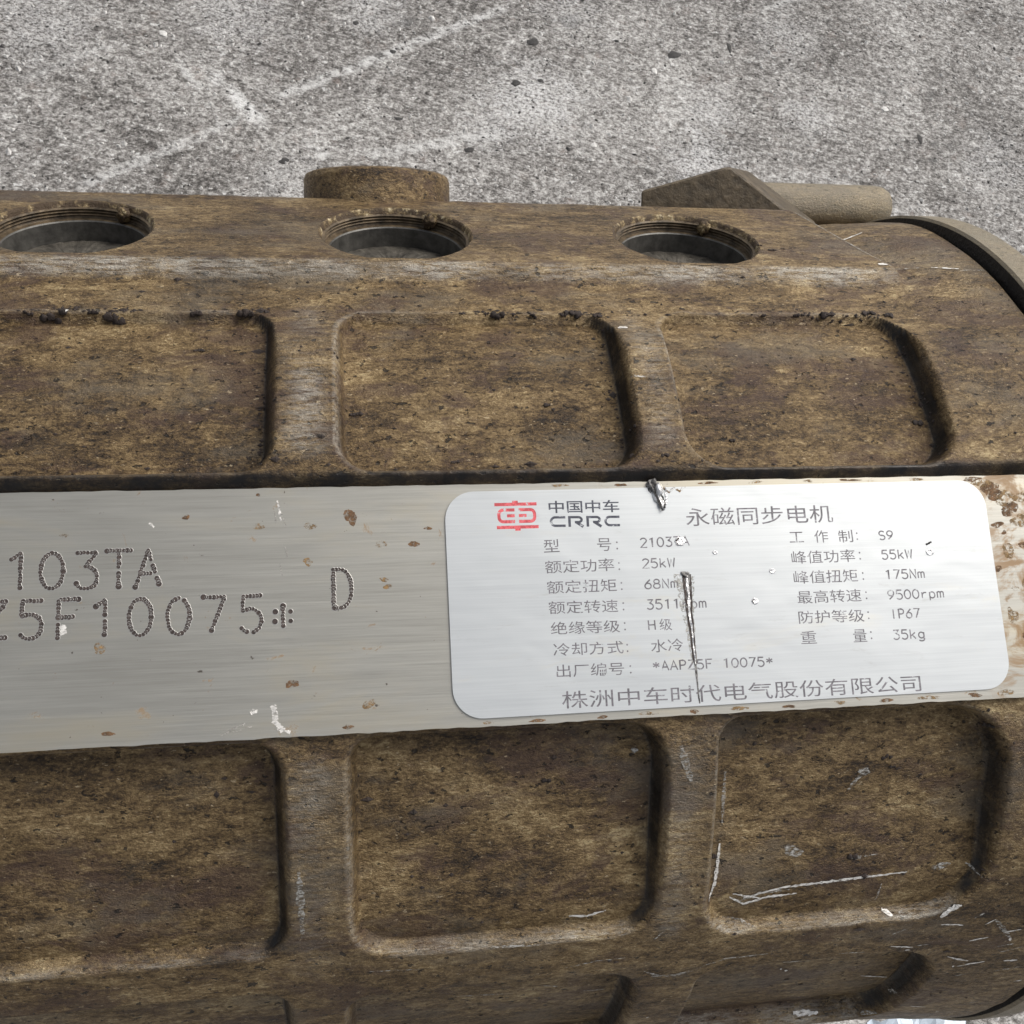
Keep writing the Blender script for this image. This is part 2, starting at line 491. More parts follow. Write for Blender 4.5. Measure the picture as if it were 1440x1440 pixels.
def housing_r(x, a):
    """radius and masks at x (mm), a (deg); broadcastable arrays"""
    x, a = np.broadcast_arrays(np.asarray(x, float), np.asarray(a, float))
    r = np.full(x.shape, R)
    grime_shade = np.zeros(x.shape)
    worn = np.zeros(x.shape)
    # hollow between port flat and the first row of panels
    run = 0.60 + 0.40 * np.clip((117.0 - x) / 20.0, 0, 1)
    flare = (RB - R + 0.9 * sm(a, 45, 58)) * np.clip((x - 98.5 + 16 * sm(a, 42, 57)) / 20.0, 0, 1)
    dip = 2.8 * sm(a, 23.5, 30.5) * sm(a, 95, 80) * run
    low_ = dip.copy()
    # recessed panels
    for (x0, x1, a0, a1, cr0) in PANELS:
        cr = np.where(x < (x0 + x1) / 2, np.where(a > (a0 + a1) / 2, np.minimum(cr0, 5.0 if a0 < -14 else 6.5), np.minimum(cr0, 9.0)), cr0)
        k = math.radians(1) * R
        cx, cy = (x0 + x1) / 2, (a0 + a1) / 2
        qx = np.abs(x - cx) - (x1 - x0) / 2 + cr
        qy = np.abs(a - cy) * k - (a1 - a0) / 2 * k + cr
        sd = np.hypot(np.maximum(qx, 0), np.maximum(qy, 0)) + np.minimum(np.maximum(qx, qy), 0) - cr
        hw = np.clip(0.5 + (qx - qy) / 5.0, 0, 1)      # 1 on the side walls, 0 on the walls across
        wdt = hw * np.where(x > cx, 2.1, 1.7) + (1 - hw) * np.where(a > cy, 1.1, 1.7)
        t = np.clip(-sd / wdt, -0.3, 1.0)
        tt = np.clip(t + 0.12, 0, 1.12) / 1.12
        dep = (DEPTH - 2.6 * sm(a, -26, -38) * (a0 > -60)) if a0 < -14 else DEPTH
        low_ = np.maximum(low_, dep * (tt ** 1.55))
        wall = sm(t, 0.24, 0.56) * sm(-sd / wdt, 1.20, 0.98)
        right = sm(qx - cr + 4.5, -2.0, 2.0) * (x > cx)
        grime_shade = np.maximum(grime_shade, wall * np.clip(right * 1.0 + 0.06, 0, 1))  # right walls: oily dirt plus their shade painted dark
        low = (1 - hw) * (a < cy)
        left = hw * (x < cx)
        rim = sm(t, -0.30, 0.0) * sm(t, 0.70, 0.15)
        full = sm(t, -0.2, 0.15) * sm(-sd / wdt, 1.05, 0.75)
        worn = np.maximum(worn, (rim * (0.85 * left + 0.40 * (1 - hw)) + (full * (0.12 if x0 < -20 else 0.34 if x0 < 40 else 0.66) * low if a0 < -20 else 0)) * (1 - right))  # edge wear, plus painted light on the left and lower walls
    r = r + flare - low_
    # flat with the ports
    pad = PAD_D / np.cos(np.radians(np.clip(a - PAD_B, -50, 50)))
    zone = sm(a, 35.9, 39.2) * sm(a, 61.2, 59.9)
    xe = 101.0 - 9.5 * np.clip((a - 39) / 21, 0, 1)
    ends = sm(x, xe + 2.4, xe)
    zone = zone * ends
    r = np.where((a > 35) & (a < 63), r + (pad - r) * zone, r)
    worn = np.maximum(worn, sm(a, 36.3, 37.6) * sm(a, 39.35, 38.5) * sm(x, 101.6, 100.6) * 0.9)  # painted highlight along the bevel of the port flat
    # light sheen painted along the ribs, paler than the panels
    rib = (np.exp(-((x + 23.3) / 3.6) ** 2) + 0.7 * np.exp(-((x - 40) / 3.2) ** 2)) * sm(a, 33, 29)
    rib = rib * (sm(a, 10, 13) + 0.75 * sm(a, -16, -18) * sm(a, -42, -38))
    worn = np.maximum(worn, 0.58 * rib)
    # behind it
    r -= (0.4 + 4.6 * np.clip((88 - x) / 10, 0, 1)) * sm(a, 60.5, 66) * sm(a, 120, 110)
    # machined flat: the casting stays 0.5 mm under the plate
    fl_r = (-WC - 0.6) / np.cos(np.radians(np.clip(a, -40, 40)))
    inz = sm(a, 9.0, 7.9) * sm(a, -14.95, -14.75)
    r = np.where((a > -15.5) & (a < 9.5), r + (fl_r - r) * inz, r)
    grime_shade = np.maximum(grime_shade, sm(a, 7.4, 7.9) * sm(a, 9.7, 8.9) * 0.92)  # step above the machined flat: oily dirt and painted shade
    # barrel end
    r -= 0.9 * sm(x, X_END - 1.2, X_END) ** 2
    return r, grime_shade, worn


def surf(x, a, off=0.0):
    r = float(housing_r(x, a)[0]) + off
    return cyl(x, r, a)


HOLES = [-70.7, -5.2, 58.85]
HR = 16.0
HS = 16.13                                    # hole centre from the front edge of the flat
E0 = np.array([VC + R * math.sin(math.radians(39)), WC + R * math.cos(math.radians(39))])
PD = np.array([math.cos(math.radians(PAD_B)), -math.sin(math.radians(PAD_B))])
PN = np.array([math.sin(math.radians(PAD_B)), math.cos(math.radians(PAD_B))])


def padpt(x, s, n=0.0):
    q = E0 + PD * s + PN * n
    return W(x, q[0], q[1])


xs = np.concatenate([np.arange(-150, -80, 2.0), np.arange(-80, X_END - 1.2, 0.45), np.linspace(X_END - 1.2, X_END, 6)])
HX = 17.6                                     # half size of the square cut out of the flat round each port
for h in HOLES:                               # snap grid lines to the squares
    for e in (h - HX, h + HX):
        i = np.abs(xs - e).argmin()
        xs[i] = e


def s2a(s):
    q = E0 + PD * s
    return math.degrees(math.atan2(q[0] - VC, q[1] - WC))


aa = np.concatenate([np.arange(-180, -76, 2.0), np.arange(-76, 66, 0.25), np.arange(66, 180, 2.0)])
for e in (s2a(HS - HX + 2.4), s2a(HS + HX)):
    aa[np.abs(aa - e).argmin()] = e
S_LO, S_HI = HS - HX + 2.4, HS + HX
A_LO, A_HI = s2a(S_LO), s2a(S_HI)
XX, AA = np.meshgrid(xs, aa, indexing='ij')
rr, gm, wr = housing_r(XX, AA)
wob = noise2(rr.shape, (60, 60), 3) * 0.10 + noise2(rr.shape, (180, 160), 4) * 0.05
onflat = ((AA > 39.1) & (AA < 60))
rr = rr + np.where(onflat, 0, wob)
ra = np.radians(AA)
P = WA(XX, VC + rr * np.sin(ra), WC + rr * np.cos(ra)).reshape(-1, 3)
nx, na = XX.shape
ii, jj = np.meshgrid(np.arange(nx - 1), np.arange(na), indexing='ij')
j2 = (jj + 1) % na
q = np.stack([ii * na + jj, (ii + 1) * na + jj, (ii + 1) * na + j2, ii * na + j2], -1)
keep = np.ones(ii.shape, bool)
xm = (xs[:-1] + xs[1:]) / 2
am = aa + 0.01
for h in HOLES:
    mx = (xm > h - HX) & (xm < h + HX)
    ma = (am > A_LO) & (am < A_HI - 0.005)
    keep[np.ix_(mx, ma)] = False
q = q[keep]
me = bpy.data.meshes.new('housing')
me.vertices.add(len(P))
me.vertices.foreach_set('co', P.ravel())
me.loops.add(q.size)
me.loops.foreach_set('vertex_index', q.ravel().astype(np.int32))
me.polygons.add(len(q))
me.polygons.foreach_set('loop_start', np.arange(0, q.size, 4, dtype=np.int32))
me.polygons.foreach_set('use_smooth', np.ones(len(q), bool))
me.update(calc_edges=True)
# oily dirt and painted shade are patchy along the channels
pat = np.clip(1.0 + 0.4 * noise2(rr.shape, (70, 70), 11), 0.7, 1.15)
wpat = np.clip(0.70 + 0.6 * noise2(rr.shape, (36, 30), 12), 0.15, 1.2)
for nm, arr in (('grime_shade', gm * pat), ('worn', wr * wpat)):
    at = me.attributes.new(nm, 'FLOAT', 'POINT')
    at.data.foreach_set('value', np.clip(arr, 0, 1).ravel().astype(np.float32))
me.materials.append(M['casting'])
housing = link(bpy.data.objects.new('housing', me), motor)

# squares with round mouths that close the flat round each port (part of the port insert)
PORT = [(HR + 0.35, 0.0), (HR + 0.1, -0.12), (HR - 0.15, -0.5), (HR - 0.45, -1.2), (HR - 0.95, -1.45), (HR - 0.5, -1.75), (HR - 1.0, -2.05), (HR - 0.55, -2.4), (HR - 1.05, -2.7), (HR - 0.6, -3.05), (HR - 0.8, -3.5),
        (HR - 1.75, -3.65), (HR - 2.0, -3.9), (HR - 2.05, -8.3), (HR - 2.8, -8.6)]
for h in HOLES:
    r0 = PORT[0][0]
    nseg = 96
    vs, fs = [], []
    for k in range(nseg):
        t = 2 * math.pi * k / nseg
        c, s_ = math.cos(t), math.sin(t)
        # point on the square border
        cand = []
        if c > 1e-9: cand.append((HX) / c)
        if c < -1e-9: cand.append(-HX / c)
        if s_ > 1e-9: cand.append((S_HI - HS) / s_)
        if s_ < -1e-9: cand.append((S_LO - HS) / s_)
        m_ = min(cand)
        vs.append(padpt(h + c * m_, HS + s_ * m_))
        vs.append(padpt(h + c * max(min(r0, m_ - 0.02), 0), HS + s_ * min(r0, m_ - 0.02)))
    for k in range(nseg):
        a, b = 2 * k, 2 * ((k + 1) % nseg)
        fs.append((a, b, b + 1, a + 1))
    cor = []
    for (sx_, sy_) in ((HX, S_HI - HS), (-HX, S_HI - HS), (-HX, S_LO - HS), (HX, S_LO - HS)):
        vs.append(padpt(h + sx_, HS + sy_))
        kk = int(math.floor((math.atan2(sy_, sx_) % (2 * math.pi)) / (2 * math.pi) * nseg))
        fs.append((2 * kk, len(vs) - 1, 2 * ((kk + 1) % nseg)))
    port = mesh_obj('port', vs, fs, M['casting_plain'], motor, False)
    vs, fs = [], []
    pr = random.Random(int(h * 10) + 5)
    for i, (rad, n_) in enumerate(PORT):
        for k in range(nseg):
            t = 2 * math.pi * k / nseg
            rj = rad + (pr.uniform(-0.05, 0.05) + 0.10 * math.sin(5 * t + h) * math.sin(11 * t) if 0 < i < 4 else 0)
            vs.append(padpt(h + rj * math.cos(t), HS + rj * math.sin(t), n_ + (pr.uniform(-0.05, 0.05) if 0 < i < 4 else 0)))
    for i in range(3):
        for k in range(nseg):
            a = i * nseg + k
            b = i * nseg + (k + 1) % nseg
            fs.append((a, b, b + nseg, a + nseg))
    mesh_obj('chamfer', vs[:4 * nseg], fs, M['bore_rim'], port, True)
    v2 = vs[3 * nseg:]
    fs = []
    for i in range(len(PORT) - 4):
        for k in range(nseg):
            a = i * nseg + k
            b = i * nseg + (k + 1) % nseg
            fs.append((a, b, b + nseg, a + nseg))
    fm_ = [0 if f[0] < 8 * nseg else 1 for f in fs]
    mesh_obj('bore', v2, fs, None, port, False, [M['bore_dirty'], M['bore']], fm_)
    vs, fs = [], []
    for i, rad in enumerate((HR - 2.06, HR - 5, HR - 9, 3, 0.5)):
        for k in range(nseg):
            t = 2 * math.pi * k / nseg
            vs.append(padpt(h + rad * math.cos(t), HS + rad * math.sin(t), -8.1 + pr.uniform(-0.12, 0.12)))
        if i:
            for k in range(nseg):
                a = (i - 1) * nseg + k
                b = (i - 1) * nseg + (k + 1) % nseg
                fs.append((a, b, b + nseg, a + nseg))
    mesh_obj('bore_floor', vs, fs, M['bore_floor'], port, False)
    # dried sealant lump in the thread
    bm = bmesh.new()
    bmesh.ops.create_icosphere(bm, subdivisions=3, radius=1.0)
    t = math.radians(57)
    ctr = padpt(h + (HR - 1.2) * math.cos(t), HS + (HR - 1.2) * math.sin(t), -1.8)
    for v in bm.verts:
        d = 1 + pr.uniform(-0.28, 0.28)
        v.co = ctr + Vector((v.co.x * 1.5 * d, v.co.y * 1.3 * d, v.co.z * 2.0 * d)) * MM
    bm_obj('sealant_lump', bm, M['bore_rim'], port, True)

# ------------------------------------------------------------------ barrel end: slot and flange ring
def lathe(name, prof, mat, parent, a0=-180, a1=180, n=240, smooth=True, close=False):
    vs, fs = [], []
    full = abs(a1 - a0) >= 359.9
    cnt = n if full else n + 1
    for k in range(cnt):
        a = a0 + (a1 - a0) * k / n
        for (x, r) in prof:
            vs.append(cyl(x, r, a))
    m_ = len(prof)
    for k in range(n):
        k2 = (k + 1) % cnt
        for i in range(m_ - 1 if not close else m_):
            i2 = (i + 1) % m_
            fs.append((k * m_ + i, k2 * m_ + i, k2 * m_ + i2, k * m_ + i2))
    o = mesh_obj(name, vs, fs, mat, parent, smooth)
    return o


lathe('slot', [(X_END - 0.2, 99.5), (X_END, 95.0), (X_END + 1.2, 95.0), (X_END + 1.2, 105.3)], M['dark'], motor, smooth=False)
lathe('flange', [(X_END + 1.23, 94), (X_END + 1.23, 105.4), (X_END + 1.7, 106.0), (131.2, 106.0), (132.0, 105.3), (132.0, 40), (132.0, 0.5)],
      M['casting_pale'], motor, smooth=False)
lathe('back_flange', [(-150.0, 60), (-150.5, 105), (-160, 106), (-161, 104), (-161, 0.5)], M['casting_plain'], motor, smooth=False)

# ------------------------------------------------------------------ things that stand on the rear of the barrel
def frame_at(x, a, r):
    ar = math.radians(a)
    o = W(x, VC + r * math.sin(ar), WC + r * math.cos(ar))
    n = (W(x, VC + (r + 1) * math.sin(ar), WC + (r + 1) * math.cos(ar)) - o).normalized()
    ux = Vector((1, 0, 0))
    return o, n, ux, n.cross(ux)


def spin(name, o, n, ux, uy, prof, mat, parent, seg=72, smooth=True):
    vs, fs = [], []
    for (rad, h) in prof:
        for k in range(seg):
            t = 2 * math.pi * k / seg
            vs.append(o + (ux * rad * math.cos(t) + uy * rad * math.sin(t) + n * h) * MM)
    for i in range(len(prof) - 1):
        for k in range(seg):
            a, b = i * seg + k, i * seg + (k + 1) % seg
            fs.append((a, b, b + seg, a + seg))
    return mesh_obj(name, vs, fs, mat, parent, smooth)


o, n, ux, uy = frame_at(-8.0, 68, 92)
spin('port_boss', o, n, ux, uy, [(17.8, 0), (17.5, 19.3), (17.1, 20.4), (16.0, 20.9), (11, 20.9), (11, 14), (0.3, 14)], M['casting_plain'], motor)


def prism(name, front, back, mat, parent, bev=0.0006):
    bm = bmesh.new()
    f = [bm.verts.new(p) for p in front]
    b = [bm.verts.new(p) for p in back]
    bm.faces.new(f)
    bm.faces.new(b[::-1])
    for i in range(len(f)):
        j = (i + 1) % len(f)
        bm.faces.new((f[i], b[i], b[j], f[j]))
    if bev:
        bmesh.ops.bevel(bm, geom=bm.edges[:], offset=bev, segments=2, affect='EDGES', profile=0.5)
    return bm_obj(name, bm, mat, parent)


def lugpt(x, r, a):
    return cyl(x, r, a)


LA, LB = 65.5, 71.0
fr = [(56.8, 96), (56.8, 110.6), (78.2, 116.8), (80.0, 116.8), (99.5, 104), (99.5, 96)]
prism('mounting_lug', [lugpt(x, r, LA) for x, r in fr], [lugpt(x + 9.0, r + 0.9, LB) for x, r in fr], M['casting_grey'], motor)

# stub to the right of the lug: a short bar with rounded end
bm = bmesh.new()
seg = 20
c0 = (75.0, 110.6)
rings = [(88, 6.0), (127.0, 6.0), (130.0, 5.7), (131.9, 4.6), (132.8, 3.0), (133.0, 0.3)]
o, n, ux, uy = frame_at(0, c0[0], c0[1])
prev = None
for (x, rad) in rings:
    ring = [bm.verts.new(o + (ux * x + (n * math.cos(2 * math.pi * k / seg) * rad * 1.0 + uy * math.sin(2 * math.pi * k / seg) * rad * 0.9)) * MM) for k in range(seg)]
    if prev:
        for k in range(seg):
            bm.faces.new((prev[k], prev[(k + 1) % seg], ring[(k + 1) % seg], ring[k]))
    prev = ring
bm_obj('pipe_stub', bm, M['casting_pale'], motor, True)

# ------------------------------------------------------------------ machined flat and nameplate
def slab(name, outline, top, thick, mat, parent, bev):
    """outline in (x, v) mm, counter-clockwise; top face at w = top"""
    bm = bmesh.new()
    f = [bm.verts.new(W(x, v, top)) for x, v in outline]
    b = [bm.verts.new(W(x, v, top - thick)) for x, v in outline]
    face = bm.faces.new(f)
    bm.faces.new(b[::-1])
    for i in range(len(f)):
        j = (i + 1) % len(f)
        bm.faces.new((f[i], b[i], b[j], f[j]))
    if bev:
        bmesh.ops.bevel(bm, geom=list(face.edges), offset=bev * MM, segments=2, affect='EDGES', profile=0.5)
    return bm_obj(name, bm, mat, parent)


er = random.Random(3)
out = []
n_ = 150
for k in range(n_ + 1):
    x = -150 + (X_END - 0.4 + 150) * k / n_
    out.append((x, FLAT_LO + er.uniform(-0.10, 0.10) + 0.0105 * (x - 20) * 0.0))
for k in range(n_ + 1):
    x = X_END - 0.4 - (X_END - 0.4 + 150) * k / n_
    out.append((x, FLAT_HI + er.uniform(-0.07, 0.07)))
flat = slab('machined_flat', out, 0.0, 3.2, M['brushed'], motor, 0.18)


def rrect(x0, y0, x1, y1, r, n=10):
    pts = []
    for cx, cy, a in ((x1 - r, y1 - r, 0), (x0 + r, y1 - r, 90), (x0 + r, y0 + r, 180), (x1 - r, y0 + r, 270)):
        for k in range(n + 1):
            t = math.radians(a + 90 * k / n)
            pts.append((cx + r * math.cos(t), cy + r * math.sin(t)))
    return pts


def rotl(pts, a=0.0042):
    c, s = math.cos(a), math.sin(a)
    return [(50 + (x - 50) * c - (y + 0.1) * s, (x - 50) * s + (y + 0.1) * c) for x, y in pts]


plate = slab('nameplate', rotl(rrect(-0.1, -38.1, 100.1, 0.05, 5.0)), 0.30, 0.28, M['foil'], motor, 0.06)
LABEL_W = 0.305

# ------------------------------------------------------------------ lettering
STROKES = {
    '0': [[('e', .25, .5, .21, .48, 0, 360)]], '1': [[(.10, .82), (.27, 1), (.27, 0)]],
    '2': [[('e', .25, .74, .20, .25, 165, -35), (.05, 0), (.47, 0)]],
    '3': [[(.07, .98), (.43, .98), (.22, .60), ('e', .24, .30, .21, .30, 80, -150)]],
    '4': [[(.35, 0), (.35, 1), (.03, .3), (.48, .3)]],
    '5': [[(.43, .98), (.10, .98), (.08, .58), ('e', .24, .31, .21, .32, 110, -150)]],
    '6': [[('e', .25, .30, .20, .30, 0, 360)], [(.40, .98), (.16, .62), (.06, .38)]],
    '7': [[(.05, .98), (.45, .98), (.18, 0)]],
    '8': [[('e', .25, .75, .17, .23, 0, 360)], [('e', .25, .27, .21, .27, 0, 360)]],
    '9': [[('e', .25, .69, .20, .29, 0, 360)], [(.44, .62), (.36, .35), (.12, .02)]],
    'k': [[(.08, 1), (.08, 0)], [(.40, .66), (.09, .28)], [(.20, .40), (.43, 0)]],
    'W': [[(.02, 1), (.13, 0), (.25, .85), (.37, 0), (.48, 1)]],
    'N': [[(.06, 0), (.06, 1), (.44, 0), (.44, 1)]],
    'm': [[(.04, 0), (.04, .66)], [('e', .145, .50, .105, .16, 180, 0), (.25, 0)], [('e', .355, .50, .105, .16, 180, 0), (.46, 0)]],
    'r': [[(.12, 0), (.12, .66)], [(.12, .42), (.26, .62), (.42, .62)]],
    'p': [[(.08, -.25), (.08, .66)], [('e', .25, .33, .18, .33, 0, 360)]],
    'g': [[('e', .25, .35, .18, .31, 0, 360)], [(.43, .66), (.43, -.10), ('e', .25, -.10, .18, .17, 0, -160)]],
    'H': [[(.06, 0), (.06, 1)], [(.44, 0), (.44, 1)], [(.06, .52), (.44, .52)]],
    'I': [[(.25, 0), (.25, 1)]], 'P': [[(.08, 0), (.08, 1), (.28, 1), ('e', .28, .74, .16, .26, 90, -90), (.08, .48)]],
    'S': [[('e', .25, .74, .19, .25, 30, 270), ('e', .25, .25, .20, .25, 90, -150)]],
    'A': [[(.02, 0), (.25, 1), (.48, 0)], [(.11, .36), (.39, .36)]],
    'Z': [[(.05, .98), (.45, .98), (.04, .02), (.47, .02)]], 'F': [[(.08, 0), (.08, 1), (.46, 1)], [(.08, .54), (.38, .54)]],
    'T': [[(.02, 1), (.48, 1)], [(.25, 1), (.25, 0)]], 'D': [[(.08, 0), (.08, 1), (.22, 1), ('e', .22, .5, .22, .5, 90, -90), (.08, 0)]],
    '*': [[(.25, .92), (.25, .28)], [(.05, .76), (.45, .44)], [(.45, .76), (.05, .44)]],
    ' ': [],
}


def expand(st):
    pts = []
    for p in st:
        if p[0] == 'e':
            _, cx, cy, rx, ry, a0, a1 = p
            n = max(6, int(abs(a1 - a0) / 15))
            for k in range(n + 1):
                t = math.radians(a0 + (a1 - a0) * k / n)
                pts.append((cx + rx * math.cos(t), cy + ry * math.sin(t)))
        else:
            pts.append(p)
    return pts


def ribbon(vs, fs, pts, wd, place, closed=False):
    """flat stroke of width wd along pts (2-D), appended to vs/fs"""
    n = len(pts)
    base = len(vs)
    for i in range(n):
        a = pts[max(i - 1, 0)]
        b = pts[min(i + 1, n - 1)]
        dx, dy = b[0] - a[0], b[1] - a[1]
        l = math.hypot(dx, dy) or 1
        nx_, ny_ = -dy / l, dx / l
        p = pts[i]
        if 0 < i < n - 1:
            d1 = (p[0] - a[0], p[1] - a[1])
            d2 = (b[0] - p[0], b[1] - p[1])
            l1, l2 = math.hypot(*d1) or 1, math.hypot(*d2) or 1
            ca = (d1[0] * d2[0] + d1[1] * d2[1]) / (l1 * l2)
            mit = min(1.6, 1 / math.sqrt(max(0.15, (1 + ca) / 2)))
        else:
            mit = 1
        w_ = wd(i / (n - 1)) if callable(wd) else wd
        vs.append(place(p[0] + nx_ * w_ / 2 * mit, p[1] + ny_ * w_ / 2 * mit))
        vs.append(place(p[0] - nx_ * w_ / 2 * mit, p[1] - ny_ * w_ / 2 * mit))
    for i in range(n - 1):
        a = base + 2 * i
        fs.append((a, a + 2, a + 3, a + 1))


def line_frame(x0, y0, x1, y1):
    L = math.hypot(x1 - x0, y1 - y0)
    c, s = (x1 - x0) / L, (y1 - y0) / L
    return L, lambda u, v: (x0 + u * c - v * s, y0 + u * s + v * c)


def print_latin(txt, x0, y0, x1, y1, h, mat, wd=0.235):
    L, fr_ = line_frame(x0, y0, x1, y1)
    n = len(txt)
    adv = L / (n - 0.10)
    vs, fs = [], []
    lay = [0]
    for i, ch in enumerate(txt):
        for st in STROKES[ch]:
            pts = [(i * adv + px_ / 0.5 * adv * 0.88, (py_ - 0.5) * h) for px_, py_ in expand(st)]
            lay[0] += 1
            z = LABEL_W + 0.0012 * (lay[0] % 5)
            ribbon(vs, fs, pts, wd, lambda a, b: W(*fr_(a, b), z))
    return mesh_obj('printed_line', vs, fs, mat, plate, False)


def print_cjk(txt, x0, y0, x1, y1, h, mat, off):
    cu = bpy.data.curves.new('t', 'FONT')
    cu.body = txt
    cu.size = 1
    cu.resolution_u = 4
    cu.offset = off
    to = bpy.data.objects.new('t', cu)
    COL.objects.link(to)
    dg = bpy.context.evaluated_depsgraph_get()
    m_ = bpy.data.meshes.new_from_object(to.evaluated_get(dg), depsgraph=dg)
    co = np.array([v.co[:] for v in m_.vertices])
    fs = [tuple(p.vertices) for p in m_.polygons]
    bpy.data.objects.remove(to)
    bpy.data.curves.remove(cu)
    bpy.data.meshes.remove(m_)
    lo, hi = co.min(0), co.max(0)
    L, fr_ = line_frame(x0, y0, x1, y1)
    sx_ = L / (hi[0] - lo[0])
    sy_ = h / (hi[1] - lo[1])
    vs = [W(*fr_((c[0] - lo[0]) * sx_, (c[1] - (lo[1] + hi[1]) / 2) * sy_), LABEL_W) for c in co]
    return mesh_obj('printed_line', vs, fs, mat, plate, False)


CJK = [('永磁同步电机', 42.31, -5.41, 69.81, -5.33, 3.22), ('型', 16.61, -9.85, 19.35, -9.8, 2.23), ('号', 25.99, -9.86, 28.52, -9.86, 2.24),
       ('额定功率', 16.65, -13.48, 28.77, -13.36, 2.22), ('额定扭矩', 16.77, -16.97, 28.95, -16.94, 2.2), ('额定转速', 16.85, -20.42, 28.95, -20.5, 2.18),
       ('绝缘等级', 17.01, -23.92, 29.01, -23.97, 2.16), ('级', 36.0, -24.02, 38.2, -24.02, 2.06), ('冷却方式', 17.23, -27.51, 29.37, -27.54, 2.15),
       ('水冷', 34.19, -27.63, 39.93, -27.56, 2.17), ('出厂编号', 17.56, -31.08, 29.22, -31.13, 2.13),
       ('株洲中车时代电气股份有限公司', 18.2, -35.87, 82.75, -36.1, 2.87), ('工', 61.14, -9.47, 63.82, -9.47, 1.9), ('作', 65.85, -9.46, 68.49, -9.46, 2.25),
       ('制', 70.38, -9.58, 73.19, -9.52, 2.25), ('峰值功率', 61.14, -13.12, 73.16, -13.08, 2.3), ('峰值扭矩', 61.15, -16.68, 73.26, -16.69, 2.29),
       ('最高转速', 61.43, -20.23, 73.5, -20.21, 2.27), ('防护等级', 61.3, -23.73, 73.59, -23.82, 2.25), ('重', 61.31, -27.28, 64.22, -27.28, 2.23),
       ('量', 71.07, -27.37, 73.65, -27.35, 2.25)]
LATIN = [('2103TA', 33.62, -9.75, 42.58, -9.61, 1.64), ('25kW', 33.72, -13.38, 39.7, -13.31, 1.62), ('68Nm', 33.82, -16.98, 39.95, -16.94, 1.61),
         ('3511rpm', 33.92, -20.49, 44.73, -20.57, 1.66), ('H', 33.9, -24.04, 35.4, -24.02, 1.66), ('*AAPZ5F 10075*', 34.17, -31.0, 55.85, -31.11, 1.57),
         ('S9', 78.13, -9.58, 81.04, -9.53, 1.57), ('55kW', 78.23, -13.1, 84.26, -13.08, 1.65), ('175Nm', 78.44, -16.72, 86.18, -16.71, 1.65),
         ('9500rpm', 78.46, -20.38, 89.42, -20.37, 1.65), ('IP67', 78.53, -23.82, 84.33, -23.78, 1.65), ('35kg', 78.54, -27.48, 84.74, -27.48, 1.65)]
for r_ in CJK:
    print_cjk(*r_, M['print'], 0.001)
print_cjk('中国中车', 17.88, -3.03, 30.41, -3.11, 2.2, M['print_dark'], 0.012)
for r_ in LATIN:
    print_latin(*r_, M['print'])
COLONS = [(29.52, -10.02), (29.64, -13.63), (29.82, -17.1), (29.88, -20.59), (29.88, -24.0), (30.05, -27.69), (30.33, -31.3),
          (74.01, -9.54), (74.11, -13.11), (74.27, -16.78), (74.45, -20.24), (74.41, -23.79), (74.5, -27.32)]
for (x, y) in COLONS:
    vs, fs = [], []
    for dy in (0.5, -0.6):
        b = len(vs)
        for k in range(8):
            t = k * math.pi / 4
            vs.append(W(x + 0.16 * math.cos(t), y + dy + 0.16 * math.sin(t), LABEL_W))
        fs.append(tuple(range(b, b + 8)))
    mesh_obj('printed_colon', vs, fs, M['print'], plate, False)

# latin wordmark: wide letters with heavy strokes
vs, fs = [], []
cw, chh, gap = 2.72, 1.9, 0.49
L, fr_ = line_frame(17.98, -5.6, 30.34, -5.77)
for i, ch in enumerate('CRRC'):
    x = i * (cw + gap)
    lw = 0.42
    pl = lambda a, b: W(*fr_(a, b), LABEL_W)
    pl2 = lambda a, b: W(*fr_(a, b), LABEL_W + 0.002)
    t_ = chh / 2 - lw / 2
    if ch == 'C':
        pts = [(x + cw, t_), (x + 1.2, t_)] + [(x + 0.95 + 0.78 * math.cos(math.radians(a)), t_ * math.sin(math.radians(a))) for a in range(100, 261, 16)] + [(x + 1.2, -t_), (x + cw, -t_)]
        ribbon(vs, fs, pts, lw, pl)
    else:
        ribbon(vs, fs, [(x + 0.22, -chh / 2), (x + 0.22, chh / 2)], 0.46, pl2)
        pts = [(x + 0.1, t_), (x + 1.75, t_)] + [(x + 1.75 + 0.62 * math.cos(math.radians(a)), t_ - 0.44 + 0.44 * math.sin(math.radians(a))) for a in range(75, -91, -15)] + [(x + 1.15, t_ - 0.88)]
        ribbon(vs, fs, pts, lw, pl)
        ribbon(vs, fs, [(x + 1.35, -0.1), (x + cw - 0.1, -chh / 2)], 0.5, pl2)
mesh_obj('printed_wordmark', vs, fs, M['print_dark'], plate, False)

# red emblem: two bars with nubs and a split rounded frame between them
vs, fs = [], []
ex, ey, ew, eh = 8.45, -4.42, 7.5, 5.3


def box2(x0, y0, x1, y1, z=0.0):
    b = len(vs)
    for (px_, py_) in ((x0, y0), (x1, y0), (x1, y1), (x0, y1)):
        vs.append(W(ex + px_, ey + py_, LABEL_W + z))
    fs.append((b, b + 1, b + 2, b + 3))


